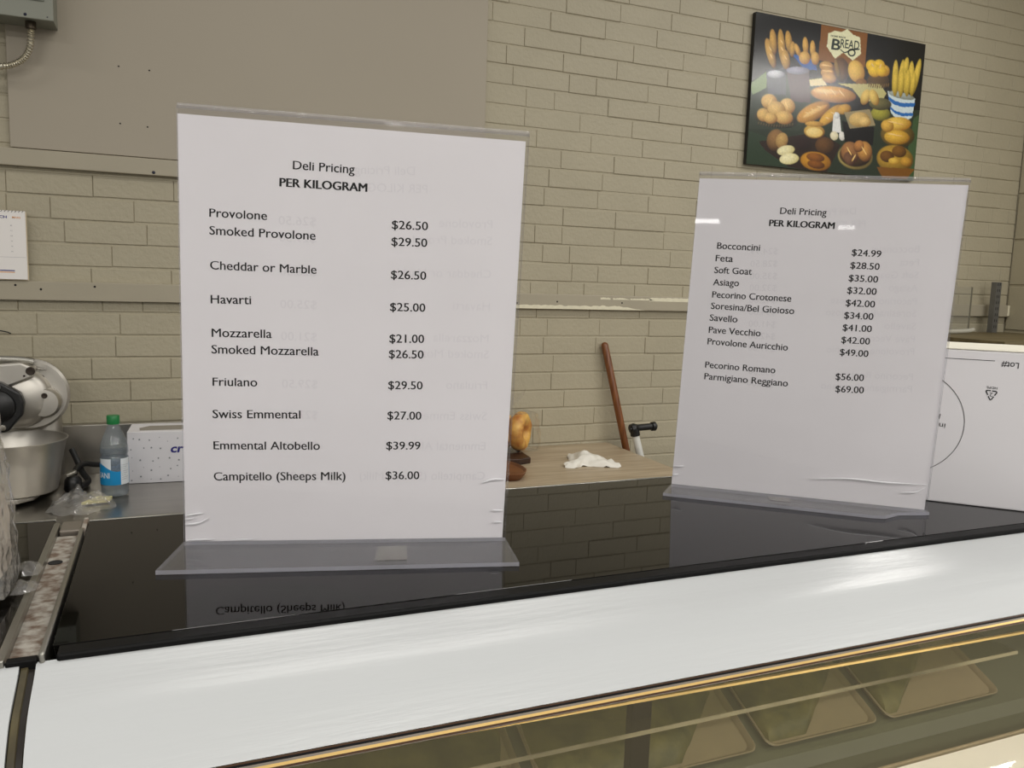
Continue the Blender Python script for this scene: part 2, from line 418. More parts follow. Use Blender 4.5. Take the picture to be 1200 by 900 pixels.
P(link('inner_reflection', bm, M_gold_reflection, case))  # second reflection of the warm lamp, built as a tilted gold bar
# rolled front glass from canopy to front ledge
gp = spline([(0, .3650, 1.2570), (0, .325, 1.222), (0, .285, 1.172), (0, .25, 1.10), (0, .235, 1.025)], 8)
bm = bmesh.new(); rows = []
for p in gp: rows.append((bm.verts.new((XR0 + .004, p.y, p.z)), bm.verts.new((XR1, p.y, p.z))))
for a, b in zip(rows, rows[1:]): bm.faces.new((a[0], a[1], b[1], b[0]))
fg = P(link('front_glass', bm, M_case_glass, case, True))
# front ledge and cabinet body
prism_obj('front_ledge', [(.205, 1.02), (.215, 1.027), (.5345, 1.027), (.5365, 1.022), (.5365, .90), (.205, .90)], XR0, XR1, mat('white_ledge', (244, 243, 240), 0.3), case, 'x')
P(bpy.data.objects['front_ledge'])
P(box_obj('ledge_rim', XR0, XR1, .5366, .5400, 1.018, 1.0285, M_tray, case, bev=0.0008))
P(box_obj('cabinet_body', XR0, XR1, .215, .98, 0.0, .899, M_white, case, bev=0.004))
prism_obj('side_panel', [(.24, .90), (.24, 1.03), (.29, 1.16), (.362, 1.25), (.43, 1.285), (.656, 1.285), (.975, .90)], XR0 + .0008, XR0 + .0035, M_grime, case, 'x'); P(bpy.data.objects['side_panel'])
prism_obj('rear_door', [(.652, 1.284), (.657, 1.284), (.978, .90), (.970, .90)], XR0 + .006, XR1, mat('dark_door', (48, 46, 34), 0.3), case, 'x'); P(bpy.data.objects['rear_door'])
# sloping display deck (25 degrees) and the well before it
sl = math.tan(R(25)); zf = .9565
prism_obj('display_deck', [(.545, .899), (.545, .930), (.675, .938), (.685, zf - .006), (.900, zf - .006 + sl * .215), (.905, .899)], XR0 + .006, XR1, M_deck, case, 'x'); P(bpy.data.objects['display_deck'])
P(box_obj('glass_shelf', .02, .93, .6205, .72, 1.0615, 1.0645, clear('shelf_glass', (0.9, 0.92, 0.84), 0.02, (170, 170, 140), 0.03, 1.3), case, bev=0))
P(box_obj('shelf_edge', .02, .93, .6188, .6204, 1.0612, 1.0648, mat('shelf_edge_strip', (214, 206, 176), 0.25, metal=0.4, var=0.6, vscale=9), case, bev=0))
P(box_obj('door_post', .410, .432, .640, .652, .95, 1.27, M_black_trim, case, bev=0.001))

def tray(x0, x1, cb, cf, label, seed):
    """shallow tray lying on the sloped deck: floor, rim and a mound of contents whose right border runs from cb (back) to cf (front)"""
    D = 0.17; t = thing('deli_tray', label, 'tray', ((x0 + x1) / 2, .692, zf + 0.0006), 0, 'trays in the deli case')
    rot = Matrix.Rotation(R(25), 4, 'X'); W = (x1 - x0) / 2 - .003
    bm = bmesh.new(); r = .012; ring = []
    for cx, cy, a0 in ((W - r, D - r, 0), (-W + r, D - r, 90), (-W + r, r, 180), (W - r, r, 270)):
        for k in range(6):
            a = R(a0 + 90 * k / 5); ring.append((cx + r * math.cos(a), cy + r * math.sin(a)))
    def loop(s, z): return [bm.verts.new((x * (1 - s / W), D / 2 + (y - D / 2) * (1 - s / (D / 2)), z)) for x, y in ring]
    ls = [loop(.004, 0.0), loop(0, .007), loop(.0012, .0082), loop(.003, .007), loop(.006, .0016)]
    n = len(ring)
    for a, b in zip(ls, ls[1:]):
        for k in range(n): bm.faces.new((a[k], a[(k + 1) % n], b[(k + 1) % n], b[k]))
    bm.faces.new(ls[0][::-1]); bm.faces.new(ls[-1])
    bmesh.ops.transform(bm, matrix=rot, verts=bm.verts)
    bmesh.ops.recalc_face_normals(bm, faces=bm.faces)
    link('tray_body', bm, M_tray, t, True)
    bm = bmesh.new(); nu, nv = 26, 22; g = []
    cxm = (x0 + x1) / 2
    for j in range(nv + 1):
        v = j / nv; y = .009 + (D - .018) * v
        yy = min(1, v / .5); xr = cf + (cb - cf) * yy - cxm; xl = -W + .007
        row = []
        for i in range(nu + 1):
            u = i / nu; x = xl + (xr - xl) * u
            e = min(u, 1 - u, v * 0.9, 1 - v); h = .002 + .010 * min(1, e / .12) ** .5 * (1 + .3 * nz(x, y, seed, 40)) if e > 0 else .0018
            row.append(bm.verts.new((x + .002 * nz(x, y, seed + 5, 50), y, h)))
        g.append(row)
    for j in range(nv):
        for i in range(nu): bm.faces.new((g[j][i], g[j][i + 1], g[j + 1][i + 1], g[j + 1][i]))
    bmesh.ops.transform(bm, matrix=rot, verts=bm.verts)
    link('tray_contents', bm, M_olive, t, True)
    return t
tray(.065, .335, .325, .300, 'deli tray of dark olive contents at left, half hidden by the canopy edge', 1)
tray(.342, .616, .600, .515, 'deli tray of olive contents behind the broad beige wedge, left of centre', 2)
tray(.624, .800, .790, .690, 'narrow deli tray of olive contents in the middle of the lit row', 3)
tray(.808, 1.015, .955, .835, 'deli tray of olive contents at the right end near the white ledge', 4)

# left neighbour case
lc = thing('deli_case', 'second deli case at far left, its black top under the crinkled bag', 'deli case', (-0.6, 0.4, 0.0))
canopy('canopy', -1.1, -0.0669, lc)
P(box_obj('glass_top', -1.1, -0.0772, .4385, .668, T - 0.012, T - 0.001, M_black_glass, lc, bev=0.0012))
P(box_obj('gasket', -1.1, -0.0772, .4262, .4376, T - 0.012, T - 0.0006, M_black_trim, lc, bev=0.0012))
P(box_obj('edge_rail', -0.0770, -0.0732, .4262, .655, T - 0.012, T + 0.0006, M_alu, lc, bev=0.0006))
P(box_obj('rear_trim', -1.1, -0.0772, .6683, .6708, T - 0.014, T - 0.0004, M_alu, lc, bev=0.0004))
P(box_obj('cabinet_body', -1.1, -0.0675, .215, .98, 0.0, .899, M_white, lc, bev=0.004))
prism_obj('side_panel', [(.24, .90), (.24, 1.03), (.29, 1.16), (.362, 1.25), (.43, 1.285), (.656, 1.285), (.975, .90)], -0.0705, -0.0680, M_grime, lc, 'x'); P(bpy.data.objects['side_panel.001'])
bm = bmesh.new(); rows = []
for p in gp: rows.append((bm.verts.new((-1.1, p.y, p.z)), bm.verts.new((-0.069, p.y, p.z))))
for a, b in zip(rows, rows[1:]): bm.faces.new((a[0], a[1], b[1], b[0]))
P(link('front_glass', bm, M_case_glass, lc, True))

# joint between the two cases
jt = thing('joint_channel', 'narrow dirty metal channel with a dark hole between the two deli cases', 'channel', (-0.066, 0.5, 1.28))
bm = bmesh.new(); hx, hy, hr = -0.0705, .579, .0042
add_box(bm, -0.0731, -0.0592, .432, .636, 1.2895, 1.2960)
P(link('channel_floor', bm, M_dirty, jt))
bm = bmesh.new(); add_lathe(bm, [(0, .0004), (hr, .0002), (hr * 1.02, 0)], 20, Matrix.Translation((hx + .0022, hy, 1.2962)) @ Matrix.Diagonal((1, 1.0, 1, 1)))
P(link('hole', bm, M_hole, jt))
bm = bmesh.new(); add_box(bm, -0.0590, -0.0562, .4262, .634, 1.289, T + 0.0022, 0.0012, 3)
bmesh.ops.recalc_face_normals(bm, faces=bm.faces)
P(link('rounded_rail', bm, M_alu, jt, True))
P(box_obj('end_plate', -0.0725, -0.0585, .640, .664, 1.289, T - 0.001, M_grey_strip, jt, bev=0.001))
P(box_obj('end_post', -0.0583, -0.0552, .636, .664, 1.289, T + 0.001, M_dirty, jt, bev=0.0008))
P(box_obj('front_stop', -0.0728, -0.0595, .4262, .4316, 1.289, T - 0.0005, M_black_trim, jt, bev=0.0008))
bm = bmesh.new(); rows = []
pr = smooth_prof(PROF)
for y, z in pr: rows.append([bm.verts.new(p) for p in ((-0.0662, y, z - .0012), (-0.0634, y, z - .0010), (-0.0630, y, z - .0022), (-0.0606, y, z - .0022), (-0.0606, y, z - .006), (-0.0662, y, z - .006))])
for a, b in zip(rows, rows[1:]):
    for k in range(6):
        f = bm.faces.new((a[k], a[(k + 1) % 6], b[(k + 1) % 6], b[k])); f.material_index = 1 if k == 2 else 0
bmesh.ops.recalc_face_normals(bm, faces=bm.faces)
P(link('curved_cover', bm, M_grime, jt, True, [M_grime, mat('dark_joint', (30, 24, 18), 0.5)]))

# ================================================================== PRICE SIGNS
def quad_map(q):
    """bilinear map of (s, t) in 0..1 onto corner points q = (BL, BR, TR, TL) in the sign's plane"""
    BL, BR, TR, TL = [Vector(p) for p in q]
    return lambda s, t: (BL * (1 - s) + BR * s) * (1 - t) + (TL * (1 - s) + TR * s) * t
def sheet(name, q, y0, y1, m, m_edge, parent, bow=0.0, n=10):
    f = quad_map(q); bm = bmesh.new(); F = []; B = []
    for j in range(n + 1):
        F.append([]); B.append([])
        for i in range(n + 1):
            p = f(i / n, j / n); d = bow * math.sin(math.pi * i / n) * math.sin(math.pi * j / n)
            F[-1].append(bm.verts.new((p.x, y0 + d, p.y))); B[-1].append(bm.verts.new((p.x, y1 + d, p.y)))
    for j in range(n):
        for i in range(n):
            bm.faces.new((F[j][i], F[j][i + 1], F[j + 1][i + 1], F[j + 1][i]))
            bm.faces.new((B[j][i], B[j + 1][i], B[j + 1][i + 1], B[j][i + 1]))
    for i in range(n):
        for a, b in ((0, 1), (n, -1)):
            ff = bm.faces.new((F[a][i], B[a][i], B[a][i + 1], F[a][i + 1])); ff.material_index = 1
            ff = bm.faces.new((F[i][a], F[i + 1][a], B[i + 1][a], B[i][a])); ff.material_index = 1
    bmesh.ops.recalc_face_normals(bm, faces=bm.faces)
    return link(name, bm, m, parent, False, [m, m_edge])
def price_sign(label, origin, ang, hold, paper, foot, lines, cap, scr, tape, ghost_dx):
    t = thing('price_sign', label, 'sign', origin, ang, 'deli price signs')
    z0 = 0.0028
    q = [Vector(p) for p in hold]
    sheet('front_panel', q, -0.0030, -0.0012, M_acryl, M_acryl_edge, t)
    sheet('back_panel', q, 0.0012, 0.0030, M_acryl, M_acryl_edge, t)
    tl, tr = q[3], q[2]
    bm = bmesh.new()
    for k in range(1):
        pts = [(tl.x, 0, tl.y + .0004), (tr.x, 0, tr.y + .0004)]
        add_tube(bm, pts, 0.0017, 10)
    link('top_fold', bm, M_fold, t, True)
    # foot flap towards the customer and the one behind
    bm = bmesh.new(); add_prism(bm, foot, 0.0003, 0.0030, 'z', 0, 1); bmesh.ops.recalc_face_normals(bm, faces=bm.faces)
    link('front_foot', bm, M_acryl_foot, t, False, [M_acryl_foot, M_acryl_edge])
    wv = q[1].x
    bm = bmesh.new(); add_prism(bm, [(.001, .0035), (wv - .001, .0035), (wv - .004, .036), (.004, .036)], 0.0003, 0.0030, 'z', 0, 1); bmesh.ops.recalc_face_normals(bm, faces=bm.faces)
    link('rear_foot', bm, M_acryl_foot, t, False, [M_acryl_foot, M_acryl_edge])
    pp = sheet('paper', [Vector(p) for p in paper], -0.0006, 0.0004, M_paper, M_paper, t, 0.0)
    bm = bmesh.new()
    def write(bm, rows, place, y):
        for body, a, b, c, bold in rows:
            for k, dx in enumerate((0,) if y > -.0007 else ((-.0003, -.0001, .0001, .0003) if bold else (-.00011, .00011))):
                text_into(bm, body, (a[0] + dx, a[1]), (b[0] + dx, b[1]), c, lambda u, v: (place(u), y - k * .00003, v))
    for nm, rows in (('heading', lines[:2]), ('cheese_names', [l for l in lines[2:] if l[0][0] != '$']), ('prices', [l for l in lines[2:] if l[0][0] == '$'])):
        bm = bmesh.new(); write(bm, rows, lambda u: u, -0.00075)
        link(nm, bm, M_ink, pp)
        bm = bmesh.new(); write(bm, rows, lambda u: ghost_dx - u, -0.00066)      # print of the other side, showing through mirrored
        link('show_through_' + nm, bm, M_ghost, pp)
    for pts, r_ in scr:
        bm = bmesh.new(); sp = spline([(x, -0.00310, z) for x, z in pts], 5); n = len(sp)
        add_tube(bm, sp, [r_ * (0.25 + math.sin(math.pi * min(1, (k + .5) / n))) for k in range(n)], 6)
        link('crack', bm, M_scratch, t, True)
    if tape:
        bm = bmesh.new(); add_prism(bm, tape, 0.0031, 0.0034, 'z'); link('tape_scrap', bm, M_tape, t)
    return t
S1 = [
    ('Deli Pricing', (0.0720, 0.2523), (0.1114, 0.2514), 0.0054, 0),
    ('PER KILOGRAM', (0.0636, 0.2410), (0.1196, 0.2400), 0.0054, 1),
    ('Provolone', (0.0192, 0.2196), (0.0553, 0.2190), 0.0053, 0),
    ('Smoked Provolone', (0.0191, 0.2083), (0.0863, 0.2073), 0.0054, 0),
    ('Cheddar or Marble', (0.0192, 0.1859), (0.0870, 0.1851), 0.0054, 0),
    ('Havarti', (0.0193, 0.1637), (0.0448, 0.1638), 0.0055, 0),
    ('Mozzarella', (0.0196, 0.1417), (0.0579, 0.1417), 0.0055, 0),
    ('Smoked Mozzarella', (0.0193, 0.1307), (0.0885, 0.1305), 0.0056, 0),
    ('Friulano', (0.0197, 0.1091), (0.0483, 0.1090), 0.0055, 0),
    ('Swiss Emmental', (0.0194, 0.0873), (0.0765, 0.0874), 0.0056, 0),
    ('Emmental Altobello', (0.0197, 0.0660), (0.0894, 0.0659), 0.0055, 0),
    ('Campitello (Sheeps Milk)', (0.0196, 0.0446), (0.1067, 0.0447), 0.0056, 0),
    ('$26.50', (0.1363, 0.2166), (0.1602, 0.2165), 0.0055, 0),
    ('$29.50', (0.1362, 0.2055), (0.1599, 0.2054), 0.0055, 0),
    ('$26.50', (0.1361, 0.1835), (0.1596, 0.1834), 0.0055, 0),
    ('$25.00', (0.1358, 0.1618), (0.1594, 0.1618), 0.0055, 0),
    ('$21.00', (0.1357, 0.1403), (0.1590, 0.1405), 0.0056, 0),
    ('$26.50', (0.1354, 0.1298), (0.1588, 0.1298), 0.0055, 0),
    ('$29.50', (0.1352, 0.1084), (0.1585, 0.1084), 0.0055, 0),
    ('$27.00', (0.1349, 0.0873), (0.1580, 0.0872), 0.0056, 0),
    ('$39.99', (0.1344, 0.0662), (0.1577, 0.0662), 0.0055, 0),
    ('$36.00', (0.1342, 0.0451), (0.1573, 0.0451), 0.0056, 0)]
price_sign('larger nearer price sign beginning with Provolone, standing at left on the black glass', (.0092, .5806, T), math.atan2(-.0562, .2115),
           ((0, .0010), (.2188, .0010), (.2271, .2827), (.0006, .2882)), ((.0004, .0022), (.2172, .0022), (.2249, .2781), (.0006, .2835)),
           [(0.0, -.0032), (.2188, -.0032), (.2215, -.0545), (-.0030, -.0585)], S1, 0,
           [([(.0012, .021), (.008, .0222), (.013, .0228)], .0005), ([(.001, .015), (.009, .0158), (.016, .019)], .0006), ([(.001, .0185), (.0065, .0192)], .0004),
            ([(.2175, .0455), (.209, .0455), (.201, .0430)], .0006), ([(.2165, .023), (.209, .0232)], .0005), ([(.216, .0145), (.2105, .0146)], .0005), ([(.002, .0040), (.02, .0046)], .0004), ([(.03, .0040), (.045, .0042)], .0003)],
           [(.130, -.020), (.149, -.019), (.149, -.047), (.128, -.048)], .2230)
S2 = [
    ('Deli Pricing', (0.0787, 0.2487), (0.1160, 0.2473), 0.0054, 0),
    ('PER KILOGRAM', (0.0705, 0.2384), (0.1231, 0.2365), 0.0054, 1),
    ('Bocconcini', (0.0278, 0.2182), (0.0640, 0.2170), 0.0055, 0),
    ('Feta', (0.0272, 0.2073), (0.0419, 0.2069), 0.0055, 0),
    ('Soft Goat', (0.0267, 0.1969), (0.0586, 0.1962), 0.0055, 0),
    ('Asiago', (0.0263, 0.1861), (0.0484, 0.1859), 0.0055, 0),
    ('Pecorino Crotonese', (0.0262, 0.1753), (0.0929, 0.1740), 0.0055, 0),
    ('Soresina/Bel Gioioso', (0.0257, 0.1652), (0.0960, 0.1634), 0.0056, 0),
    ('Savello', (0.0252, 0.1547), (0.0491, 0.1540), 0.0056, 0),
    ('Pave Vecchio', (0.0251, 0.1438), (0.0695, 0.1428), 0.0056, 0),
    ('Provolone Auricchio', (0.0246, 0.1334), (0.0930, 0.1315), 0.0056, 0),
    ('Pecorino Romano', (0.0238, 0.1124), (0.0840, 0.1110), 0.0055, 0),
    ('Parmigiano Reggiano', (0.0237, 0.1018), (0.0953, 0.1001), 0.0056, 0),
    ('$24.99', (0.1386, 0.2146), (0.1613, 0.2136), 0.0054, 0),
    ('$28.50', (0.1383, 0.2039), (0.1609, 0.2031), 0.0054, 0),
    ('$35.00', (0.1378, 0.1932), (0.1606, 0.1925), 0.0054, 0),
    ('$32.00', (0.1375, 0.1828), (0.1603, 0.1823), 0.0055, 0),
    ('$42.00', (0.1371, 0.1722), (0.1599, 0.1717), 0.0055, 0),
    ('$34.00', (0.1367, 0.1616), (0.1595, 0.1613), 0.0055, 0),
    ('$41.00', (0.1363, 0.1512), (0.1591, 0.1509), 0.0055, 0),
    ('$42.00', (0.1360, 0.1407), (0.1585, 0.1403), 0.0055, 0),
    ('$49.00', (0.1356, 0.1301), (0.1581, 0.1297), 0.0055, 0),
    ('$56.00', (0.1339, 0.1087), (0.1563, 0.1090), 0.0056, 0),
    ('$69.00', (0.1346, 0.0981), (0.1571, 0.0985), 0.0056, 0)]
price_sign('smaller farther price sign beginning with Bocconcini, its foot corner snapped off, by the white box', (.4293, .6246, T), math.atan2(-.139, .1626),
           ((0, .0010), (.2139, .0010), (.2226, .2758), (.009, .2830)), ((0.0, .0026), (.2124, .0026), (.2216, .2723), (.0092, .2792)),
           [(0.0, -.0032), (.2139, -.0032), (.2150, -.0085), (.190, -.0205), (.178, -.0365), (.168, -.0390), (-.003, -.0390)], S2, 0,
           [([(.0005, .020), (.007, .0205), (.011, .021)], .0005), ([(.0005, .012), (.006, .0125)], .0005), ([(.120, .0205), (.15, .0238), (.18, .0236), (.2125, .0250)], .0006), ([(.193, .0165), (.204, .0178), (.211, .0222)], .0005)],
           [(.085, -.012), (.104, -.012), (.104, -.026), (.087, -.026)], .2180)

# ================================================================== WHITE BOX ON THE CASE
a = Vector((.6285, .5142)); ab = math.atan2(-.0525, .0524)
wb = thing('cardboard_box', 'white cardboard box with upside-down print, behind the farther price sign', 'box', (a.x, a.y, T), ab)
box_obj('box_body', -.022, .185, 0, .10, .0002, .1372, M_cardwhite, wb, bev=0.0012)
box_obj('top_flap', -.0215, .1845, -.0004, .0996, .1374, .1386, M_boxtop, wb, bev=0.0004)
bm = bmesh.new()
pl = lambda u, v: (u, -.0003, v)
text_into(bm, 'Lot#', (.0585, .1285), (.0455, .1290), .0050, pl)
def seg2(bm, p0, p1, wd):
    d = Vector((p1[0] - p0[0], p1[1] - p0[1])).normalized(); n = Vector((-d.y, d.x)) * wd / 2
    bm.faces.new([bm.verts.new(pl(p[0] + s * n.x, p[1] + s * n.y)) for p, s in ((p0, -1), (p1, -1), (p1, 1), (p0, 1))])
seg2(bm, (.002, .1292), (.0404, .1291), .0005)
cx, cz, rr = -.0245, .0708, .0466
N = 72
for k in range(N):
    a0, a1 = 2 * math.pi * k / N, 2 * math.pi * (k + 1) / N
    seg2(bm, (cx + rr * math.cos(a0) if cx + rr * math.cos(a0) > -.021 else -.021, cz + rr * math.sin(a0)), (cx + rr * math.cos(a1) if cx + rr * math.cos(a1) > -.021 else -.021, cz + rr * math.sin(a1)), .0005) if max(cx + rr * math.cos(a0), cx + rr * math.cos(a1)) > -.020 else None
text_into(bm, 'in', (.0075, .0712), (.0026, .0714), .0042, pl)
text_into(bm, 'l', (.0030, .0795), (.0023, .0796), .0046, pl)
# recycling triangle, point down, with a 2 and the letters above it
tri = [(.0356, .1034), (.0448, .1028), (.0400, .0944)]
for k in range(3):
    p, q_ = Vector(tri[k]), Vector(tri[(k + 1) % 3]); seg2(bm, p.lerp(q_, .10), p.lerp(q_, .44), .0009); seg2(bm, p.lerp(q_, .54), p.lerp(q_, .90), .0009)
    c0 = p.lerp(q_, .90); c1 = q_.lerp(Vector(tri[(k + 2) % 3]), .10); seg2(bm, c0, c1, .0009)
text_into(bm, '2', (.0414, .1014), (.0390, .1015), .0034, pl)
text_into(bm, 'HDPE', (.0444, .1066), (.0362, .1070), .0020, pl)
link('printing', bm, M_ink, wb)

# ================================================================== BACK COUNTERS
sc_ = thing('steel_counter', 'stainless steel counter with low upstand along the back wall at left', 'counter', (-.3, 2.2, 0))
P(box_obj('counter_top', -1.15, .56, 1.80, 2.50, ZC - .04, ZC, M_steel, sc_, bev=0.003))
P(box_obj('upstand', -1.15, .56, 2.503, 2.530, ZC - .04, 1.053, M_steel, sc_, bev=0.003))
P(box_obj('cabinet', -1.13, .55, 1.84, 2.49, 0, ZC - .041, M_steel, sc_, bev=0.003))
wt = thing('work_table', 'work table with pale wood-grain laminate top against the back wall', 'table', (1.02, 2.2, 0))
P(box_obj('table_top', .58, 1.462, 1.82, 2.545, ZC - .032, ZC, M_lam, wt, bev=0.0015))
for lx in (.61, 1.42):
    for ly in (1.86, 2.50):
        P(box_obj('leg', lx - .022, lx + .022, ly - .022, ly + .022, 0, ZC - .033, M_lam_edge, wt, bev=0.002))

# water bottle ---------------------------------------------------------------------
bt = thing('water_bottle', 'clear plastic water bottle with green cap and blue label on the steel counter', 'bottle', (-.1255, 2.24, ZC))
prof = [(0, .004), (.022, .001), (.030, .004), (.0325, .012), (.0315, .022), (.0325, .032), (.0325, .100), (.0300, .106), (.0328, .113), (.0325, .124), (.0290, .140), (.0215, .160), (.0150, .176), (.0128, .183), (.0128, .188)]
lathe_obj('bottle_body', prof, M_bottle, bt)
lathe_obj('water', [(0, .005), (.029, .006), (.0305, .014), (.0300, .030), (.0308, .098), (.0285, .106), (.0308, .114), (.0300, .126), (.0, .126)], clear('water', (0.86, 0.89, 0.92), 0.12, (130, 140, 148), 0.04, 1.33), bt)
capb = lathe_obj('cap', [(0, .1835), (.0145, .1835), (.0150, .185), (.0150, .2035), (.0140, .2050), (0, .2050)], M_green, bt)
bm = bmesh.new(); n = 64
for k in range(n):
    a0, a1 = 2 * math.pi * k / n, 2 * math.pi * (k + 1) / n; r_ = .0330
    white = (math.degrees(a0) % 360)
    top0 = .090 + .010 * math.sin(a0 * 2 + 1.0); top1 = .090 + .010 * math.sin(a1 * 2 + 1.0)
    mi = 0
    v = [(r_ * math.cos(a), r_ * math.sin(a), z) for a, z in ((a0, .034), (a1, .034), (a1, top1 - .012), (a0, top0 - .012))]
    f = bm.faces.new([bm.verts.new(p) for p in v])
    f.material_index = 1 if 296 < white < 345 else 0
    v = [(r_ * math.cos(a), r_ * math.sin(a), z) for a, z in ((a0, top0 - .012), (a1, top1 - .012), (a1, .100), (a0, .100))]
    f = bm.faces.new([bm.verts.new(p) for p in v]); f.material_index = 1 if (200 < white < 258 or 296 < white < 345) else 2
lab = link('bottle_label', bm, M_blue, bt, True, [M_blue, mat('label_white', (226, 232, 236), 0.4), clear('label_clear', (0.9, 0.93, 0.96), 0.18, (170, 190, 210), 0.05)])
bm = bmesh.new()
def onr(r_, a0): return lambda u, v: (r_ * math.cos(a0 + u / r_), r_ * math.sin(a0 + u / r_), v)
text_into(bm, 'DASANI', (-.040, .052), (.012, .052), .0135, onr(.0334, R(232)), .01)
link('label_lettering', bm, mat('label_white', (226, 232, 236)), lab)
bm = bmesh.new()
for k in range(8): text_into(bm, 'nutrition facts'[: 9 + k % 5], (-.011, .083 - k * .0052), (.010 - .004 * (k % 3), .083 - k * .0052), .0020, onr(.0334, R(320)))
link('label_small_print', bm, M_ghost if False else mat('grey_ink', (120, 124, 130), 0.6), lab)

# small printed dispenser box -----------------------------------------------------------
pb = thing('dispenser_box', 'small white box sprinkled with grey stars beside the water bottle', 'box', (-.1005, 2.353, ZC), math.atan2(-.0083, .1327))
prism_obj('top_opening', [(.030, .020), (.200, .020), (.205, .060), (.175, .085), (.05, .085), (.026, .055)], .1402, .1408, mat('box_slot', (150, 144, 134), 0.6), pb)
bm = bmesh.new(); add_box(bm, 0, .235, 0, .125, 0.0003, .140, .0015); bmesh.ops.recalc_face_normals(bm, faces=bm.faces); rnd = random.Random(4)
def star(bm, x, z, r_, y=-.0004):
    bm.faces.new([bm.verts.new((x + (r_ if k % 2 == 0 else r_ * .42) * math.cos(math.pi * k / 5 + .3), y, z + (r_ if k % 2 == 0 else r_ * .42) * math.sin(math.pi * k / 5 + .3))) for k in range(10)]).material_index = 1
for i in range(10):
    for j in range(5):
        x, z = .012 + .023 * i + rnd.uniform(-.006, .006), .014 + .026 * j + rnd.uniform(-.006, .006)
        if x > .10 and .075 < z < .108: continue
        star(bm, x, z, rnd.choice((.0016, .0028, .0034)))
link('box_body', bm, M_cardwhite, pb, False, [M_cardwhite, mat('grey_ink', (120, 124, 130), 0.6)])
bm = bmesh.new(); text_into(bm, 'cr', (.105, .082), (.137, .082), .020, lambda u, v: (u + (v - .082) * .2, -.0005, v), .03)
link('lettering', bm, M_navy, pb)
# food mixer / grinder ------------------------------------------------------------------------
mx = thing('food_machine', 'cast aluminium food machine with round end disc and black cover behind the bowl', 'kitchen machine', (-.34, 2.38, ZC + .0006))
def cyl_y(r_, y0, y1, bev=.004): return [(0, y0), (r_ - bev, y0), (r_, y0 + bev), (r_, y1 - bev), (r_ - bev, y1), (0, y1)]
MY = lambda x, y, z: Matrix.Translation((x, y, z)) @ Matrix.Rotation(R(90), 4, 'X')    # lathe axis towards the viewer (-y)
LX, LZ = -.312 - (-.34), 1.157 - ZC       # disc centre in the machine's own frame
lathe_obj('end_disc', cyl_y(.092, 0, .022, .006), M_alu_bowl, mx, 56, MY(LX - .012, .02, LZ))
lathe_obj('gear_housing', [(0, 0), (.078, 0), (.078, .01), (.070, .030), (.052, .040), (0, .044)], M_alu_bowl, mx, 48, MY(LX - .035, .000, LZ - .006))
# raised rib arm across the disc
prism_obj('cast_arm', [(LX - .110, LZ + .080), (LX - .02, LZ + .088), (LX + .012, LZ + .072), (LX + .004, LZ + .048), (LX - .045, LZ + .028), (LX - .100, LZ + .020)], -.052, -.012, M_alu_bowl, mx, 'y', 0.006)
lathe_obj('boss', [(0, 0), (.040, 0), (.040, .02), (.034, .03), (0, .032)], M_alu_bowl, mx, 32, MY(LX + .022, -.004, LZ - .018))
cv = prism_obj('black_cover', [(LX - .125, LZ + .020), (LX - .075, LZ + .043), (LX - .062, LZ + .042), (LX - .020, LZ + .014), (LX - .013, LZ - .010), (LX - .018, LZ - .042), (LX - .048, LZ - .080), (LX - .062, LZ - .084), (LX - .125, LZ - .055)], -.078, -.050, M_black_plastic, mx, 'y', 0.005)
lathe_obj('cover_dome', [(0, 0), (.042, 0), (.040, .010), (.030, .016), (0, .018)], M_black_plastic, cv, 32, MY(LX - .072, -.077, LZ - .018))
for bx, bz in ((LX - .068, LZ + .030), (LX - .060, LZ - .070)):
    lathe_obj('cover_bolt', [(0, 0), (.0075, 0), (.0070, .005), (0, .006)], M_steel, cv, 16, MY(bx, -.0775, bz))
for bx, bz, br, by in ((LX + .000, LZ + .066, .0105, -.052), (LX + .018, LZ + .044, .0062, -.004), (LX + .026, LZ + .001, .0070, -.035), (LX + .025, LZ - .040, .0055, -.004), (LX - .014, LZ + .054, .0025, -.052)):
    lathe_obj('screw', [(0, 0), (br, 0), (br, .003), (br * .8, .0045), (0, .0035)], mat('dark_screw_head', (60, 52, 46), 0.4, metal=0.7), mx, 18, MY(bx, by, bz))
tube_obj('lock_pin', [(LX + .008, -.03, LZ + .070), (LX + .032, -.03, LZ + .067)], .003, M_steel, mx)
tube_obj('carry_handle', spline([(LX - .20, -.02, LZ + .086), (LX - .10, -.02, LZ + .093), (LX - .03, -.02, LZ + .092), (LX + .004, -.02, LZ + .086)], 6), .0085, M_alu, mx, 14)
tube_obj('column', [(LX + .020, .05, .0205), (LX + .020, .05, LZ - .03)], [.037, .034], M_alu_bowl, mx, 28)
prism_obj('machine_base', [(-.22, -.20), (.010, -.20), (.040, -.17), (.075, -.02), (.075, .085), (-.22, .085)], .008, .020, M_alu_bowl, mx, 'z', 0.003)
for fx, fy in ((-.02, -.16), (.05, .05), (-.19, -.16), (-.19, .05)):
    lathe_obj('rubber_foot', [(0, 0), (.013, 0), (.014, .0078), (0, .0078)], M_rubber, mx, 16, Matrix.Translation((fx, fy, 0)))

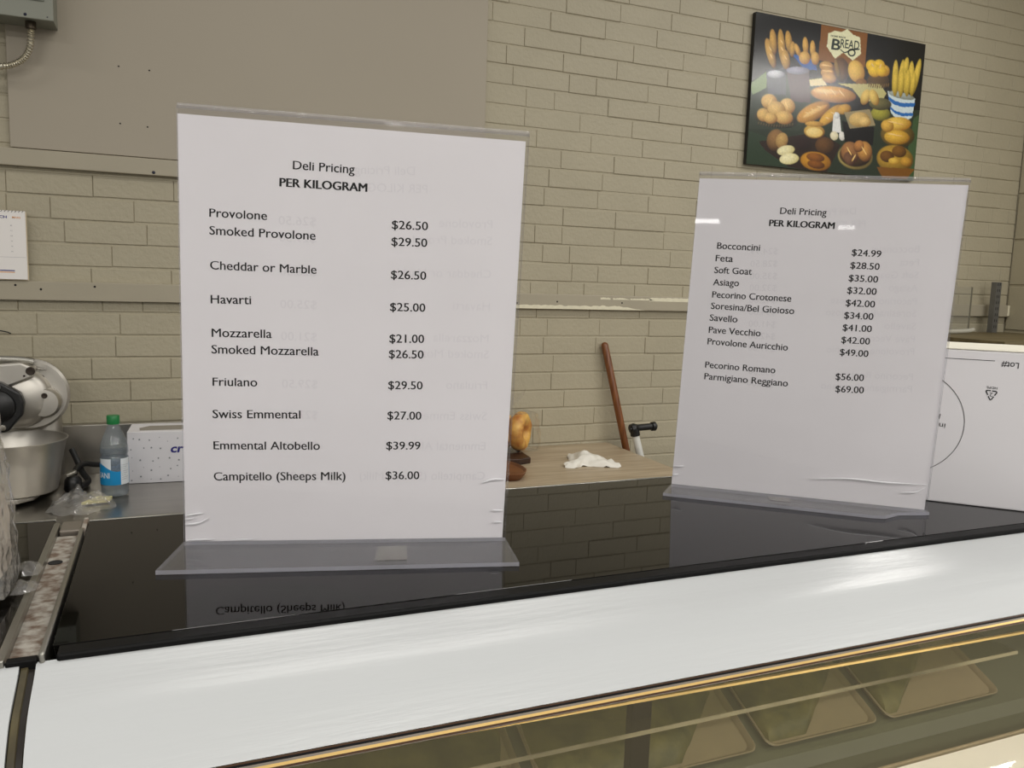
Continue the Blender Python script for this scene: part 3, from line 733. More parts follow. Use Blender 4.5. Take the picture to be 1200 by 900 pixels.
bw = lathe_obj('mixing_bowl', [(0, .002), (.083, 0), (.090, .004), (.1000, .070), (.1115, .124), (.1150, .128), (.1155, .1305), (.1130, .1305), (.1095, .126), (.0980, .070), (.0880, .008), (0, .006)], M_alu_bowl, None, 64)
bw.location = (-.343, 2.262, ZC + .0215)
tag(bw, 'large round spun aluminium bowl standing on the base of the food machine', 'bowl')
ex = thing('extension_cable', 'black cable with silver-tipped plug arching between the aluminium bowl and the water bottle', 'cable', (-.226, 2.315, ZC + .0006))
P(tube_obj('slanting_cord', spline([(-.238, 2.435, 1.00), (-.226, 2.42, .975), (-.212, 2.40, .945), (-.196, 2.37, .9265), (-.206, 2.33, .9245), (-.215, 2.32, .9245)], 8), .0078, M_rubber, ex))
P(tube_obj('cord', spline([(-.226, 2.335, .950), (-.222, 2.37, .962), (-.205, 2.40, .966), (-.180, 2.42, .958), (-.13, 2.45, .948), (-.105, 2.46, .925)], 8), .0072, M_rubber, ex))
lathe_obj('plug_body', [(0, 0), (.019, 0), (.022, .005), (.020, .030), (.013, .038), (0, .040)], M_black_plastic, ex, 20)
lathe_obj('plug_tip', [(0, 0), (.006, 0), (.006, .020), (.003, .023), (0, .023)], M_alu, ex, 14, Matrix.Translation((-.012, -.008, .044)) @ Matrix.Rotation(R(70), 4, 'Y'))
tag(tube_obj('thin_wire', spline([(-.62, 2.535, 1.33), (-.48, 2.533, 1.322), (-.40, 2.533, 1.3085), (-.381, 2.534, 1.3019)], 6), .0016, M_rubber), 'thin black wire end against the bricks under the left trim', 'wire')

# crumpled bag with a slice of cheese
def crumple(name, ring, z0, hgt, seed, m, parent=None, nr=14, freq=22):
    """low crumpled sheet: concentric rings of an outline raised by noise"""
    bm = bmesh.new(); cx = sum(p[0] for p in ring) / len(ring); cy = sum(p[1] for p in ring) / len(ring)
    pts = [(p.x, p.y) for p in spline([(x, y, 0) for x, y in ring] + [(ring[0][0], ring[0][1], 0)], 6)][:-1]
    rows = []
    for j in range(nr + 1):
        s = j / nr; row = []
        for x, y in pts:
            px, py = cx + (x - cx) * s, cy + (y - cy) * s
            k = 1 - s ** 3
            ridge = abs(nz(px, py, seed, freq)) + .6 * abs(nz(px, py, seed + 3, freq * 2.2))
            row.append(bm.verts.new((px + .006 * s * nz(px, py, seed + 8, 60), py, z0 + .0006 + hgt * (k * (.35 + 1.1 * ridge) + (1 - k) * .5 * max(0, nz(px, py, seed + 1, 45))))))
        rows.append(row)
    n = len(pts)
    for a, b in zip(rows, rows[1:]):
        for k in range(n): bm.faces.new((a[k], a[(k + 1) % n], b[(k + 1) % n], b[k]))
    bmesh.ops.remove_doubles(bm, verts=rows[0], dist=.0005)
    bmesh.ops.recalc_face_normals(bm, faces=bm.faces)
    return link(name, bm, m, parent, True)
o = crumple('plastic_bag', [(-.268, 2.12), (-.225, 2.075), (-.17, 2.08), (-.125, 2.12), (-.122, 2.155), (-.168, 2.195), (-.21, 2.235), (-.255, 2.20)], ZC, .042, 3, M_bag)
tag(o, 'thin clear crumpled plastic bag lying on the steel counter before the bottle', 'plastic bag')
o = prism_obj('cheese_slice', [(-.195, 2.155), (-.135, 2.165), (-.130, 2.20), (-.165, 2.205)], ZC + .003, ZC + .010, M_cheese, None, 'z', .001)
tag(o, 'pale yellow slice of cheese inside the crumpled bag on the steel counter', 'cheese')

# bag on the left case -----------------------------------------------------------------------
def soft_block(name, x0, x1, y0, y1, z0, z1, amp, freq, seed, m, parent=None, lean=(0, 0), n=18, pinch=0.0, sq=.28):
    bm = bmesh.new(); add_box(bm, -1, 1, -1, 1, -1, 1)
    bmesh.ops.subdivide_edges(bm, edges=bm.edges[:], cuts=n, use_grid_fill=True)
    for v in bm.verts:
        c = v.co.copy(); L = max(abs(c.x), abs(c.y), abs(c.z)); s = c.normalized() * L; s = c.lerp(s, sq)
        t = (s.z + 1) / 2; k = 1 - pinch * t * t
        x = (x0 + x1) / 2 + s.x * (x1 - x0) / 2 * k + lean[0] * t; y = (y0 + y1) / 2 + s.y * (y1 - y0) / 2 * k + lean[1] * t
        z = z0 + t * (z1 - z0)
        d = amp * (abs(nz(x, y, z * 2.2, freq)) * 2 - .6 + .5 * nz(x, y, z + seed, freq * 2.5)) * min(1, t * 8 + .15)
        v.co = (x + s.x * d, y + s.y * d, max(z0, z + s.z * d))
    bmesh.ops.recalc_face_normals(bm, faces=bm.faces)
    return link(name, bm, m, parent, True)
o = soft_block('bread_pack', -.240, -.0838, .509, .552, T + .010, T + .056, .0015, 30, 2, M_tanpack, None, (-.003, .004), 14, .0, .12)
tag(o, 'pale beige bread pack inside the crinkled bag on the left case', 'packed food')
o = soft_block('paper_pack', -.240, -.0890, .515, .552, T + .0572, T + .092, .0012, 20, 5, mat('white_pack', (222, 222, 226), 0.6, var=0.05, vscale=10), None, (-.006, .006), 10, .0, .12)
tag(o, 'white pack on top of the beige one inside the crinkled bag', 'packed food')
cbag = thing('clear_bag', 'crinkled clear plastic bag standing at the left edge on the left case', 'plastic bag', (-.19, .57, T))
o = soft_block('bag_body', -.250, -.0800, .498, .560, T + .0010, T + .118, .0016, 40, 9, M_bag, cbag, (-.0125, .006), 26, .0, .10); P(o)
for ring, sd in (([(-.0835, .512), (-.0735, .511), (-.0690, .517), (-.0700, .526), (-.0770, .531), (-.0835, .528)], 2), ([(-.0840, .540), (-.0760, .541), (-.0722, .548), (-.0740, .560), (-.0840, .566)], 5)):
    P(crumple('bag_flap', ring, T + .0008, .006, sd, M_bag, cbag, 10, 60))

# ================================================================== ON THE WOOD TABLE
def bagel(label, loc, rot, R0=.043, r0=.0205, seed=0):
    bm = bmesh.new(); n1, n2 = 40, 20; rows = []
    for i in range(n1):
        a_ = 2 * math.pi * i / n1; row = []
        for j in range(n2):
            b_ = 2 * math.pi * j / n2
            rr_ = r0 * (1 + .12 * nz(math.cos(a_), math.sin(a_), seed, 2.0) + .05 * nz(math.cos(a_) * 3, math.sin(a_) * 3, math.sin(b_) + seed, 2))
            row.append(bm.verts.new(((R0 + rr_ * math.cos(b_)) * math.cos(a_), (R0 + rr_ * math.cos(b_)) * math.sin(a_), rr_ * 1.05 * math.sin(b_))))
        rows.append(row)
    for i in range(n1):
        for j in range(n2):
            f = bm.faces.new((rows[i][j], rows[(i + 1) % n1][j], rows[(i + 1) % n1][(j + 1) % n2], rows[i][(j + 1) % n2]))
    bmesh.ops.recalc_face_normals(bm, faces=bm.faces)
    o = link('bagel', bm, M_crust, None, True, [M_crust]); o.location = loc; o.rotation_euler = rot
    return tag(o, label, 'bagel', 'bagels in the clear bag')
# dark board and brown wooden dish lie flat, bagels stand on the board
o = prism_obj('dark_board', [(.93, 2.30), (1.005, 2.285), (1.050, 2.30), (1.062, 2.455), (1.055, 2.500), (.94, 2.500)], ZC + .0004, ZC + .020, M_darkwood, None, 'z', .003)
tag(o, 'dark brown wooden board under the bagels on the wood-grain table', 'board')
bm = bmesh.new()
outer = [(.86, 2.10), (.925, 2.09), (.962, 2.135), (.972, 2.18), (.966, 2.24), (.94, 2.275), (.86, 2.28)]
pts = [(p.x, p.y) for p in spline([(x, y, 0) for x, y in outer + [outer[0]]], 5)][:-1]
ccx, ccy = .90, 2.185
def ringv(s, z): return [bm.verts.new((ccx + (x - ccx) * s, ccy + (y - ccy) * s, z)) for x, y in pts]
ls = [ringv(.84, ZC + .0004), ringv(.97, ZC + .014), ringv(1.0, ZC + .022), ringv(.96, ZC + .023), ringv(.90, ZC + .016), ringv(.5, ZC + .012)]
for a_, b_ in zip(ls, ls[1:]):
    for k in range(len(pts)): bm.faces.new((a_[k], a_[(k + 1) % len(pts)], b_[(k + 1) % len(pts)], b_[k]))
bm.faces.new(ls[0][::-1]); bm.faces.new(ls[-1]); bmesh.ops.recalc_face_normals(bm, faces=bm.faces)
tag(link('wooden_dish', bm, M_brownwood, None, True), 'shallow brown wooden dish with rounded corner before the dark board', 'dish')
bagel('seeded bagel standing upright, rightmost in the clear bag on the table', (1.055, 2.400, ZC + .0852), (R(90), 0, R(48)), .0435, .0215, 1)
bagel('bagel leaning on the seeded one, half hidden behind the nearer sign', (1.001, 2.412, ZC + .0832), (R(90), 0, R(48)), .042, .0190, 4)
bg = thing('bread_bag', 'thin clear plastic bag wrapped around the two bagels', 'plastic bag', (1.02, 2.40, ZC + .0205))
o = soft_block('bag_body', .925, 1.112, 2.335, 2.485, ZC + .0212, ZC + .155, .003, 26, 12, clear('thin_film', (0.985, 0.985, 0.98), 0.015, (225, 222, 216), 0.08, 1.16, 0.5, 35), bg, (0, 0), 18, .12); P(o)
bm = bmesh.new(); g = []
for j in range(13):
    v = j / 12; row = []
    for i in range(11):
        u = i / 10; x = 1.0 + (.03 + .075 * v) * (u - .3); y = 2.40 + .02 * math.sin(u * 9 + v * 4) * (.3 + v); z = ZC + .150 + .068 * v + .012 * math.sin(u * 7 + 1)
        row.append(bm.verts.new((x, y, z)))
    g.append(row)
for j in range(12):
    for i in range(10): bm.faces.new((g[j][i], g[j][i + 1], g[j + 1][i + 1], g[j + 1][i]))
P(link('bag_neck', bm, clear('neck_film', (0.97, 0.97, 0.97), 0.05, (235, 232, 226), 0.10, 1.5, 0.9, 60), bg, True))
o = crumple('plastic_bag', [(1.125, 2.215), (1.155, 2.20), (1.19, 2.215), (1.24, 2.195), (1.29, 2.170), (1.305, 2.185), (1.30, 2.25), (1.275, 2.31), (1.225, 2.37), (1.195, 2.33), (1.185, 2.265), (1.14, 2.245)], ZC, .034, 33, M_tissue, None, 16, 11)
tag(o, 'white crumpled plastic bag lying on the wood-grain table', 'plastic bag')

# broom handle and black-handled white stick
pA, pB = Vector((1.4265, 2.532, 1.268)), Vector((1.5185, 2.500, .885)); d = (pA - pB) / (pA.z - pB.z)
foot_ = pB - d * (pB.z - .012)
bm = bmesh.new(); tip = pA + d * .004
add_tube(bm, [foot_, pB, pA, pA + d * .006, pA + d * .010], [.0128, .0128, .0128, .0105, .004], 18); bmesh.ops.recalc_face_normals(bm, faces=bm.faces)
br = thing('broom', 'brown wooden broom handle leaning on the brick wall right of the table', 'broom', (foot_.x, foot_.y, 0))
P(link('handle', bm, M_broom, br, True))
bm = bmesh.new(); add_box(bm, foot_.x - .14, foot_.x + .14, foot_.y - .025, foot_.y + .022, .002, .085, .008); bmesh.ops.recalc_face_normals(bm, faces=bm.faces)
P(link('bristle_head', bm, mat('broom_bristle', (150, 120, 70), 0.9, var=0.3, vscale=90), br))
qA, qB = Vector((1.4890, 2.40, .968)), Vector((1.5095, 2.392, .890)); d = (qA - qB) / (qA.z - qB.z); f2 = qB - d * (qB.z - .002)
cn = thing('walking_stick', 'white stick with black sideways handle standing between table and bricks', 'stick', (f2.x, f2.y, 0))
P(tube_obj('shaft', [f2, qB, qA], .0128, mat('white_tube', (214, 214, 208), 0.35), cn, 18))
P(tube_obj('socket', [(1.4890, 2.40, .966), (1.4835, 2.40, .990)], .0165, M_black_plastic, cn, 18))
hd = P(tube_obj('grip', [(1.466, 2.402, .988), (1.470, 2.402, .9885), (1.4705, 2.402, .9885), (1.484, 2.402, .9905), (1.485, 2.402, .9910), (1.50, 2.402, .9925), (1.553, 2.402, .9945), (1.554, 2.402, .9945), (1.566, 2.402, .9950), (1.571, 2.402, .9950)],
       [.008, .009, .0165, .0185, .0165, .0118, .0118, .0155, .0165, .012], M_black_plastic, cn, 18))

# ================================================================== RIGHT BACKGROUND
cb_ = thing('wooden_cabinet', 'olive brown wooden cabinet top just above the white box at right', 'cabinet', (3.1, 2.3, 0))
P(box_obj('cabinet_top', 2.72, 3.468, 1.98, 2.515, 1.298, 1.324, M_cab, cb_, bev=0.002))
P(box_obj('cabinet_carcass', 2.74, 3.455, 2.00, 2.51, 0.0, 1.297, M_cab, cb_, bev=0.002))
ps = thing('shelf_upright', 'grey perforated metal post rising in front of the bricks at right', 'post', (3.322, 2.485, 1.324))
bm = bmesh.new(); add_prism(bm, [(-.0165, -.012), (.0165, -.012), (.0165, .012), (.0135, .012), (.0135, -.009), (-.0135, -.009), (-.0135, .012), (-.0165, .012)], .0003, .218, 'z')
bmesh.ops.recalc_face_normals(bm, faces=bm.faces); link('channel_post', bm, M_post, ps)
bm = bmesh.new()
for k in range(8):
    for sx in (-.006, .006):
        z = .02 + k * .026; bm.faces.new([bm.verts.new(p) for p in ((sx - .0018, -.0123, z), (sx + .0018, -.0123, z), (sx + .0018, -.0123, z + .012), (sx - .0018, -.0123, z + .012))])
link('slot_holes', bm, M_hole, ps)
ac = thing('acrylic_holder', 'empty clear acrylic stand behind the white box, left of the metal post', 'display stand', (2.96, 2.40, 1.3245))
M_ac2 = clear('acrylic_far', (0.90, 0.90, 0.88), 0.10, (190, 188, 178), 0.05, 1.4)
box_obj('upright_panel', -.11, .105, -.002, .002, .004, .191, M_ac2, ac, bev=0)
box_obj('right_edge', .1052, .1085, -.003, .003, .004, .191, mat('acrylic_edge_far', (128, 124, 106), 0.3), ac, bev=0)
tube_obj('curved_foot', spline([(-.11, -.03, .010), (0, -.03, .011), (.07, -.03, .014), (.098, -.03, .018)], 5), .009, clear('acrylic_foot_far', (0.9, 0.9, 0.88), 0.45, (214, 212, 200), 0.1), ac)

# ================================================================== LEFT WALL THINGS
eb = thing('electrical_box', 'grey metal electrical box at the top left of the wall', 'electrical box', (-.36, 2.48, 2.09))
box_obj('enclosure', -.16, .116, -.0450, .0535, .004, .36, M_grey_box, eb, bev=0.002)
lid = box_obj('cover', -.158, .1175, -.0520, -.0455, 0, .358, M_grey_box, eb, bev=0.002)
box_obj('handle_recess', .006, .098, -.0555, -.0522, .044, .075, mat('grey_recess', (120, 122, 110), 0.5), lid, bev=0.0014)
dot('cover_screw', .056, .008, -.0522, .0038, mat('dark_screw', (40, 42, 58)), lid)
dot('cover_screw', .104, .008, -.0522, .0015, mat('dark_screw', (40, 42, 58)), lid)
cu = thing('conduit', 'flexible ribbed metal conduit curving from under the electrical box', 'conduit', (-.30, 2.47, 2.03))
pth = spline([(-.2985, 2.475, 2.083), (-.2990, 2.478, 2.068), (-.3035, 2.482, 2.032), (-.3180, 2.488, 2.006), (-.3400, 2.492, 1.990), (-.3700, 2.495, 1.981), (-.43, 2.50, 1.975), (-.50, 2.50, 1.974)], 10)
P(tube_obj('armoured_hose', pth, [.0064 if k % 2 else .0090 for k in range(len(pth))], mat('galvanised_hose', (206, 200, 182), 0.3, metal=0.85, var=0.2, vscale=60), cu, 14))
P(tube_obj('connector', [(-.2985, 2.475, 2.0935), (-.2985, 2.475, 2.076)], .0125, mat('dark_connector', (74, 66, 54), 0.4, metal=0.8), cu, 16))
cal = thing('wall_calendar', 'paper wall calendar hanging at the left edge above the painted trim', 'calendar', (-.45, WY - .024, 1.444))
box_obj('pages', -.16, .1150, -.003, .0012, .002, .1805, mat('calendar_paper', (236, 232, 228), 0.6), cal, bev=0.0005)
box_obj('backing', -.158, .1172, .0014, .0030, .000, .178, mat('calendar_back', (206, 190, 160), 0.7), cal, bev=0.0003)
bm = bmesh.new()
for k in range(34):
    x = -.155 + k * .0080
    add_tube(bm, [(x + .0018 * math.cos(t), -.0018 - .0026 * math.sin(t), .1785 + .0022 * math.cos(t)) for t in (0, 1, 2, 3.1)], .0006, 5)
link('binding_wire', bm, M_ink, cal)
yt = lambda u, v: (u, -.0033, v)
seg_ = lambda bm, x0, x1, z0, z1, y=-.0033: bm.faces.new([bm.verts.new(p) for p in ((x0, y, z0), (x1, y, z0), (x1, y, z1), (x0, y, z1))])
bm = bmesh.new(); text_into(bm, 'MARCH', (.0300, .1610), (.0730, .1605), .0062, yt, .03); link('month_print', bm, M_navy, cal)
bm = bmesh.new(); text_into(bm, 'MARS', (.0850, .1610), (.1040, .1605), .0050, yt, .01)
link('second_month_print', bm, M_orange, cal)
bm = bmesh.new(); seg_(bm, -.12, .086, .0195, .0215); link('orange_band', bm, M_orange, cal)
bm = bmesh.new(); seg_(bm, -.12, .086, .0235, .0262); link('blue_band', bm, M_navy, cal)
bm = bmesh.new(); seg_(bm, -.155, .1140, .0598, .0603)
for r_ in range(6):
    for c_ in range(6):
        text_into(bm, str(r_ * 6 + c_ + 1), (-.085 + c_ * .0330, .141 - r_ * .0135), (-.0805 + c_ * .0330, .141 - r_ * .0135), .0028, yt)
for k in range(3): seg_(bm, .02, .048 - .005 * k, .044 - k * .005, .0448 - k * .005)
link('calendar_grid', bm, mat('pale_grey_ink', (150, 148, 152), 0.6), cal)

# ================================================================== BREAD POSTER
def make_poster():
    t = thing('bread_poster', 'large mounted poster of breads on dark ground, on the brick wall at right', 'poster', (1.985, WY - .0085, 1.938))
    Wp, Hp = .842, .535
    box_obj('mounting_board', 0, Wp, -.012, .0055, 0, Hp, mat('poster_edge', (24, 24, 24), 0.5), t, bev=0.001)
    # homography from poster (u,v) to sketch coordinates
    src = [(0, 0), (1, 0), (1, 1), (0, 1)]; dst = [(95, 65), (905, 220), (830, 845), (35, 810)]
    A = []; B = []
    for (u, v), (x, y) in zip(src, dst):
        A.append([u, v, 1, 0, 0, 0, -u * x, -v * x]); B.append(x); A.append([0, 0, 0, u, v, 1, -u * y, -v * y]); B.append(y)
    h = np.linalg.solve(np.array(A, float), np.array(B, float)); H = np.append(h, 1).reshape(3, 3); Hi = np.linalg.inv(H)
    nu, nv = 330, 210
    U, V = np.meshgrid(np.linspace(0, 1, nu), np.linspace(0, 1, nv))
    dn = H[2, 0] * U + H[2, 1] * V + 1; X = (H[0, 0] * U + H[0, 1] * V + H[0, 2]) / dn; Y = (H[1, 0] * U + H[1, 1] * V + H[1, 2]) / dn
    img = np.zeros((nv, nu, 3)); 
    def L3(c): return np.array(lin(c))
    rng = np.random.RandomState(2); grain = rng.rand(nv, nu, 1)
    img[:] = L3((14, 14, 14))
    def blend(mask, col): 
        img[:] = img * (1 - mask[..., None]) + col * mask[..., None]
    def poly(pts, c, soft=2.0):
        ins = np.zeros(X.shape, bool); n = len(pts)
        for i in range(n):
            (x0, y0), (x1, y1) = pts[i], pts[(i + 1) % n]
            c_ = ((y0 > Y) != (y1 > Y)) & (X < (x1 - x0) * (Y - y0) / (y1 - y0 + 1e-9) + x0); ins ^= c_
        blend(ins.astype(float), L3(c) * (0.9 + .2 * grain))
    def ell(cx, cy, rx, ry, ang, c1, c2, pw=1.6, hx=-.25, hy=-.3):
        a_ = R(ang); dx, dy = X - cx, Y - cy
        p = (dx * math.cos(a_) + dy * math.sin(a_)) / rx; q_ = (-dx * math.sin(a_) + dy * math.cos(a_)) / ry
        d2 = p * p + q_ * q_; m = np.clip((1 - d2) * 6, 0, 1)
        sh = np.clip(((p - hx) ** 2 + (q_ - hy) ** 2) / 1.6, 0, 1) ** (pw / 2)
        col = L3(c1) * (1 - sh[..., None]) + L3(c2) * sh[..., None]
        col = col * (.85 + .3 * grain); blend(m, col)
    G1, G2 = (214, 168, 84), (104, 66, 28)
    Yl, Yd = (232, 190, 70), (150, 100, 26)
    poly([(20, 560), (900, 520), (900, 860), (20, 860)], (40, 50, 36)); poly([(30, 420), (330, 350), (420, 470), (300, 640), (30, 640)], (46, 56, 42))
    poly([(60, 420), (150, 355), (140, 440), (70, 475)], (112, 134, 78)); poly([(20, 640), (150, 680), (330, 810), (20, 812)], (44, 60, 42)); poly([(840, 560), (905, 520), (850, 850), (780, 850)], (60, 84, 52))
    poly([(100, 700), (400, 640), (500, 700), (430, 830), (250, 815), (130, 740)], (44, 30, 22))
    poly([(420, 130), (640, 172), (622, 330), (400, 300)], (132, 84, 38))
    poly([(270, 270), (330, 345), (395, 350), (385, 300)], (34, 84, 156))
    for x, y, rx, ry, a_ in ((165, 270, 22, 78, -14), (180, 215, 19, 66, -4), (222, 240, 19, 92, -4), (258, 215, 18, 58, -6), (240, 300, 23, 52, -6), (275, 250, 14, 40, 5)): ell(x, y, rx, ry, a_, G1, G2)
    for x, y, rx, ry, a_ in ((300, 252, 13, 34, -20), (340, 232, 15, 44, -2), (375, 248, 14, 44, 0), (335, 290, 29, 33, 0), (386, 292, 21, 33, 0)): ell(x, y, rx, ry, a_, (226, 180, 92), (140, 88, 36))
    poly([(140, 350), (240, 345), (240, 470), (150, 470)], (66, 68, 76)); ell(190, 372, 46, 20, 0, (196, 200, 206), (96, 98, 106)); poly([(245, 360), (355, 350), (360, 505), (265, 500)], (78, 58, 60)); ell(300, 352, 60, 20, 0, (150, 150, 170), (90, 84, 96))
    poly([(452, 172), (485, 158), (515, 165), (545, 150), (572, 178), (604, 190), (606, 268), (566, 300), (522, 262), (482, 292), (444, 236)], (228, 226, 186))
    poly([(355, 395), (420, 385), (440, 420), (360, 425)], (220, 204, 150))
    for x, y in ((440, 330), (446, 362), (452, 385)): ell(x, y, 36, 26, 8, (206, 156, 76), (112, 66, 36))
    ell(512, 345, 40, 62, -8, (112, 78, 46), (44, 28, 22)); ell(492, 340, 12, 50, -10, (150, 116, 62), (60, 42, 28))
    ell(582, 350, 40, 55, -12, (238, 196, 92), (160, 110, 36)); ell(605, 402, 27, 20, 0, (140, 96, 40), (96, 60, 24))
    ell(685, 392, 54, 40, 0, (96, 70, 34), (44, 32, 18)); ell(715, 345, 24, 28, 0, Yl, Yd)
    for x, y, r_ in ((655, 322, 28), (690, 320, 28), (668, 345, 32), (700, 348, 26)): ell(x, y, r_, r_, 0, (246, 206, 60), (176, 124, 24))
    for x, y, rx, ry, a_ in ((762, 385, 15, 95, 4), (790, 380, 15, 92, 8), (812, 330, 13, 52, 10), (835, 375, 15, 80, 4), (858, 370, 14, 88, 14), (808, 400, 14, 75, -4)): ell(x, y, rx, ry, a_, (234, 202, 84), (136, 112, 30))
    poly([(726, 440), (850, 470), (833, 556), (812, 570), (780, 568), (750, 555), (737, 536)], (206, 220, 222)); ell(788, 458, 62, 16, 12, (170, 180, 176), (120, 124, 110))
    poly([(728, 462), (755, 482), (790, 492), (848, 490), (845, 508), (790, 511), (752, 500), (730, 480)], (38, 104, 176)); poly([(733, 508), (757, 528), (790, 538), (840, 536), (837, 550), (790, 553), (758, 543), (736, 522)], (38, 104, 176))
    for x, y, rx, ry, a_ in ((762, 400, 14, 66, 4), (790, 400, 14, 70, 6), (818, 400, 13, 66, 6), (842, 405, 12, 60, 10)): ell(x, y, rx, ry, a_, (230, 198, 80), (136, 112, 30))
    poly([(490, 410), (690, 408), (720, 450), (690, 500), (600, 480), (560, 430)], (188, 180, 120))
    ell(470, 462, 112, 40, 4, (222, 162, 66), (128, 78, 30)); ell(440, 450, 70, 14, 4, (238, 200, 120), (200, 140, 60))
    ell(690, 545, 46, 34, 0, (170, 164, 60), (88, 84, 30)); ell(690, 500, 54, 30, 0, (110, 104, 62), (52, 48, 30))
    for x, y, a_ in ((622, 470, 22), (662, 470, -16)): ell(x, y, 22, 40, a_, (232, 200, 104), (140, 96, 36))
    ell(372, 548, 92, 40, -28, (220, 164, 76), (120, 74, 30)); ell(380, 545, 70, 12, -28, (240, 200, 120), (196, 140, 66)); ell(455, 560, 76, 26, -42, (228, 178, 70), (140, 90, 30)); ell(520, 530, 36, 24, -20, (214, 164, 60), (120, 80, 24))
    ell(185, 590, 112, 42, 6, (66, 62, 40), (30, 28, 20))
    for x, y, rx, ry in ((155, 505, 42, 38), (245, 525, 40, 40), (190, 545, 48, 44), (125, 570, 34, 34), (228, 580, 46, 34), (160, 585, 36, 28)): ell(x, y, rx, ry, 0, (230, 190, 110), (142, 92, 40))
    ell(375, 640, 52, 34, 0, (224, 184, 90), (128, 86, 34)); ell(375, 645, 42, 24, 0, (240, 214, 140), (220, 184, 100)); ell(375, 605, 46, 14, 0, (216, 170, 80), (150, 100, 40))
    poly([(468, 560), (498, 560), (505, 640), (462, 640)], (226, 226, 222)); ell(484, 560, 15, 16, 0, (236, 236, 232), (180, 180, 180)); ell(470, 656, 20, 22, 0, (240, 232, 200), (200, 190, 150)); ell(507, 656, 15, 22, 0, (236, 234, 226), (190, 186, 176))
    poly([(510, 585), (660, 610), (650, 690), (520, 680)], (14, 12, 12)); poly([(520, 545), (640, 525), (665, 600), (545, 620)], (150, 136, 100)); ell(590, 575, 50, 36, -8, (222, 188, 116), (150, 116, 60)); ell(615, 585, 30, 24, 0, (236, 204, 130), (160, 120, 60))
    ell(765, 640, 80, 58, 0, (130, 104, 44), (60, 48, 24)); ell(765, 590, 66, 34, -6, (238, 200, 92), (160, 110, 34)); ell(762, 650, 60, 34, 0, (232, 186, 70), (140, 96, 30)); ell(720, 600, 30, 30, 0, (226, 180, 76), (140, 96, 34))
    ell(185, 690, 46, 56, 20, (150, 112, 66), (60, 38, 24)); ell(215, 690, 30, 40, 20, (196, 160, 96), (140, 104, 60)); ell(234, 736, 46, 24, -14, (240, 232, 186), (204, 190, 130)); ell(250, 775, 50, 27, -10, (244, 236, 190), (208, 196, 134))
    ell(320, 700, 40, 34, 0, (46, 26, 22), (24, 14, 12)); ell(425, 705, 48, 42, 0, (104, 70, 34), (44, 26, 16)); ell(378, 780, 76, 46, 4, (206, 146, 44), (130, 84, 24)); ell(378, 762, 46, 22, 6, (150, 92, 34), (80, 46, 18)); ell(380, 795, 44, 20, 6, (140, 84, 30), (70, 40, 16))
    ell(567, 748, 84, 62, 0, (206, 186, 110), (108, 92, 50)); ell(567, 742, 78, 56, 0, (90, 66, 40), (40, 28, 18)); ell(545, 730, 46, 52, 0, (168, 118, 70), (70, 42, 30)); ell(612, 722, 36, 48, 0, (206, 150, 76), (98, 60, 34)); ell(585, 700, 24, 30, 30, (190, 130, 70), (90, 56, 34)); ell(540, 760, 26, 34, -20, (120, 84, 60), (60, 38, 30))
    ell(750, 750, 86, 66, 0, (190, 150, 56), (92, 68, 28)); poly([(665, 790), (840, 790), (800, 838), (690, 838)], (120, 78, 30)); ell(715, 740, 34, 28, 0, (120, 80, 34), (60, 38, 20)); ell(770, 715, 34, 28, 0, (130, 88, 36), (64, 40, 20)); ell(745, 760, 26, 16, 0, (226, 186, 80), (160, 116, 40)); ell(800, 760, 26, 22, 0, (206, 156, 60), (120, 80, 30))
    # slashes on the crusts, weave of the baskets
    for x, y, a_, L_ in ((430, 455, 50, 22), (470, 452, 50, 22), (510, 455, 50, 22), (345, 555, 20, 16), (375, 540, 20, 16), (405, 525, 20, 16), (440, 575, 20, 12), (465, 550, 20, 12), (165, 250, 60, 14), (168, 285, 60, 14), (222, 215, 60, 14), (224, 250, 60, 14), (240, 290, 60, 14), (440, 325, 5, 28), (446, 352, 5, 28), (182, 540, 40, 26), (160, 505, 120, 26), (240, 520, 70, 26), (540, 725, 60, 24), (560, 755, 120, 22), (610, 720, 60, 24), (760, 585, 10, 40), (755, 640, 8, 40), (660, 320, 60, 14), (695, 325, 110, 14)):
        ell(x, y, L_, 3.2, a_, (246, 214, 140), (214, 160, 80))
    for k in range(14): ell(100 + k * 13, 612 + 10 * math.sin(k / 13 * math.pi), 4, 9, 20, (96, 84, 52), (44, 38, 26))
    for k in range(10): ell(640 + k * 10, 412 + 6 * math.sin(k / 9 * math.pi), 3, 12, 15, (128, 96, 50), (60, 42, 22))
    img[:] = np.clip(img, 0, 1)
    # printed face: a fine flat grid carrying the printed colours
    vs = np.zeros((nv * nu, 3)); vs[:, 0] = (U * Wp).ravel(); vs[:, 1] = -.0123; vs[:, 2] = ((1 - V) * Hp).ravel()
    idx = np.arange(nv * nu).reshape(nv, nu)
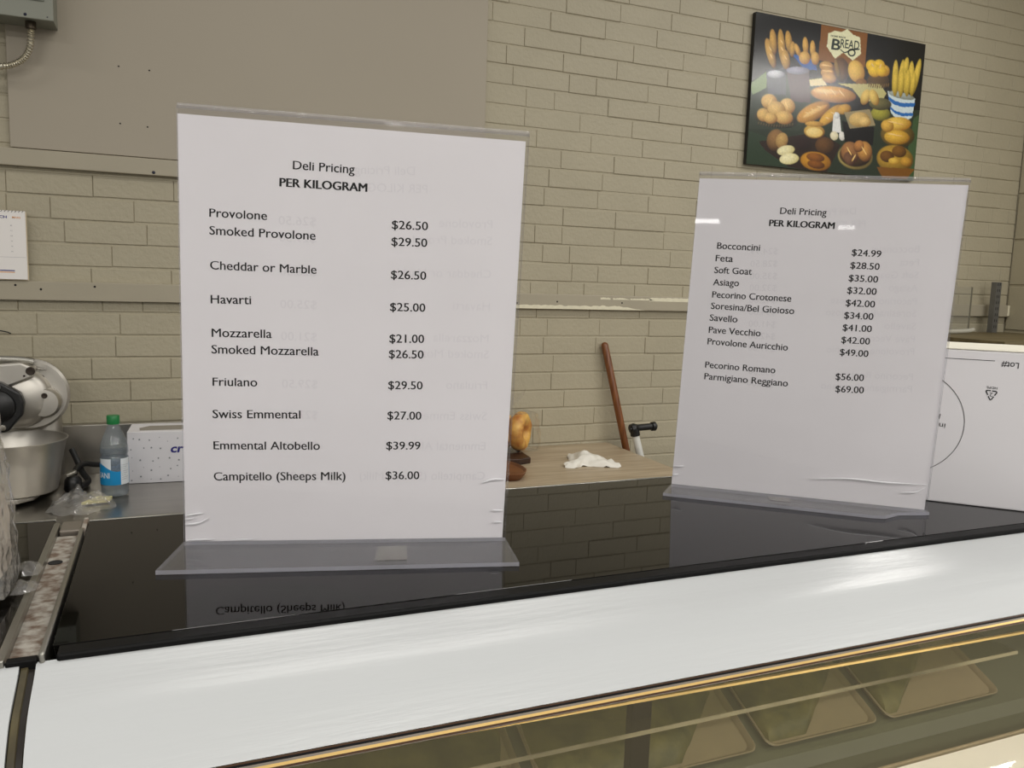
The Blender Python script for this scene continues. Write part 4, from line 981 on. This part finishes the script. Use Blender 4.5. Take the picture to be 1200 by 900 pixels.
    fc = np.stack([idx[:-1, :-1], idx[1:, :-1], idx[1:, 1:], idx[:-1, 1:]], -1).reshape(-1, 4)
    me = bpy.data.meshes.new('printed_face'); me.from_pydata(vs.tolist(), [], fc.tolist())
    ca = me.color_attributes.new('print', 'FLOAT_COLOR', 'POINT')
    ca.data.foreach_set('color', np.concatenate([img.reshape(-1, 3), np.ones((nv * nu, 1))], 1).astype(np.float32).ravel())
    m = bpy.data.materials.new('bread_print'); m.use_nodes = True; nt = m.node_tree; b = nt.nodes['Principled BSDF']
    at = nt.nodes.new('ShaderNodeAttribute'); at.attribute_name = 'print'; nt.links.new(at.outputs['Color'], b.inputs['Base Color'])
    b.inputs['Roughness'].default_value = .17
    me.materials.append(m); o = bpy.data.objects.new('printed_face', me); COL.objects.link(o); o.parent = t
    bm = bmesh.new()
    def pp(x, y):
        p = Hi @ np.array([x, y, 1.0]); return (p[0] / p[2] * Wp, -.0126, (1 - p[1] / p[2]) * Hp)
    def ptxt(body, x0, y0, x1, y1, cap, bold):
        text_into(bm, body, (x0, -y0), (x1, -y1), cap, lambda u, v: pp(u, -v), bold)
    ptxt('B', 464, 246, 506, 253, 50, .02); ptxt('READ', 508, 238, 597, 248, 40, .012)
    ptxt('HOME MADE', 464, 186, 535, 196, 8, .02)
    n = 40
    for k in range(n):          # curl under the word
        a0, a1 = 2 * math.pi * k / n, 2 * math.pi * (k + 1) / n
        q4 = [(562 + r_ * math.cos(a_), 262 + r_ * math.sin(a_)) for r_, a_ in ((19, a0), (19, a1), (12, a1), (12, a0))]
        bm.faces.new([bm.verts.new(pp(*p)) for p in q4])
    sw = spline([(508, 248, 0), (530, 262, 0), (560, 250, 0), (600, 246, 0)], 6)
    for a_, b_ in zip(sw, sw[1:]): bm.faces.new([bm.verts.new(pp(x, y)) for x, y in ((a_.x, a_.y - 3), (b_.x, b_.y - 3), (b_.x, b_.y + 3), (a_.x, a_.y + 3))])
    bmesh.ops.recalc_face_normals(bm, faces=bm.faces)
    link('lettering', bm, mat('dark_green_ink', (44, 56, 50), 0.5), t)
make_poster()
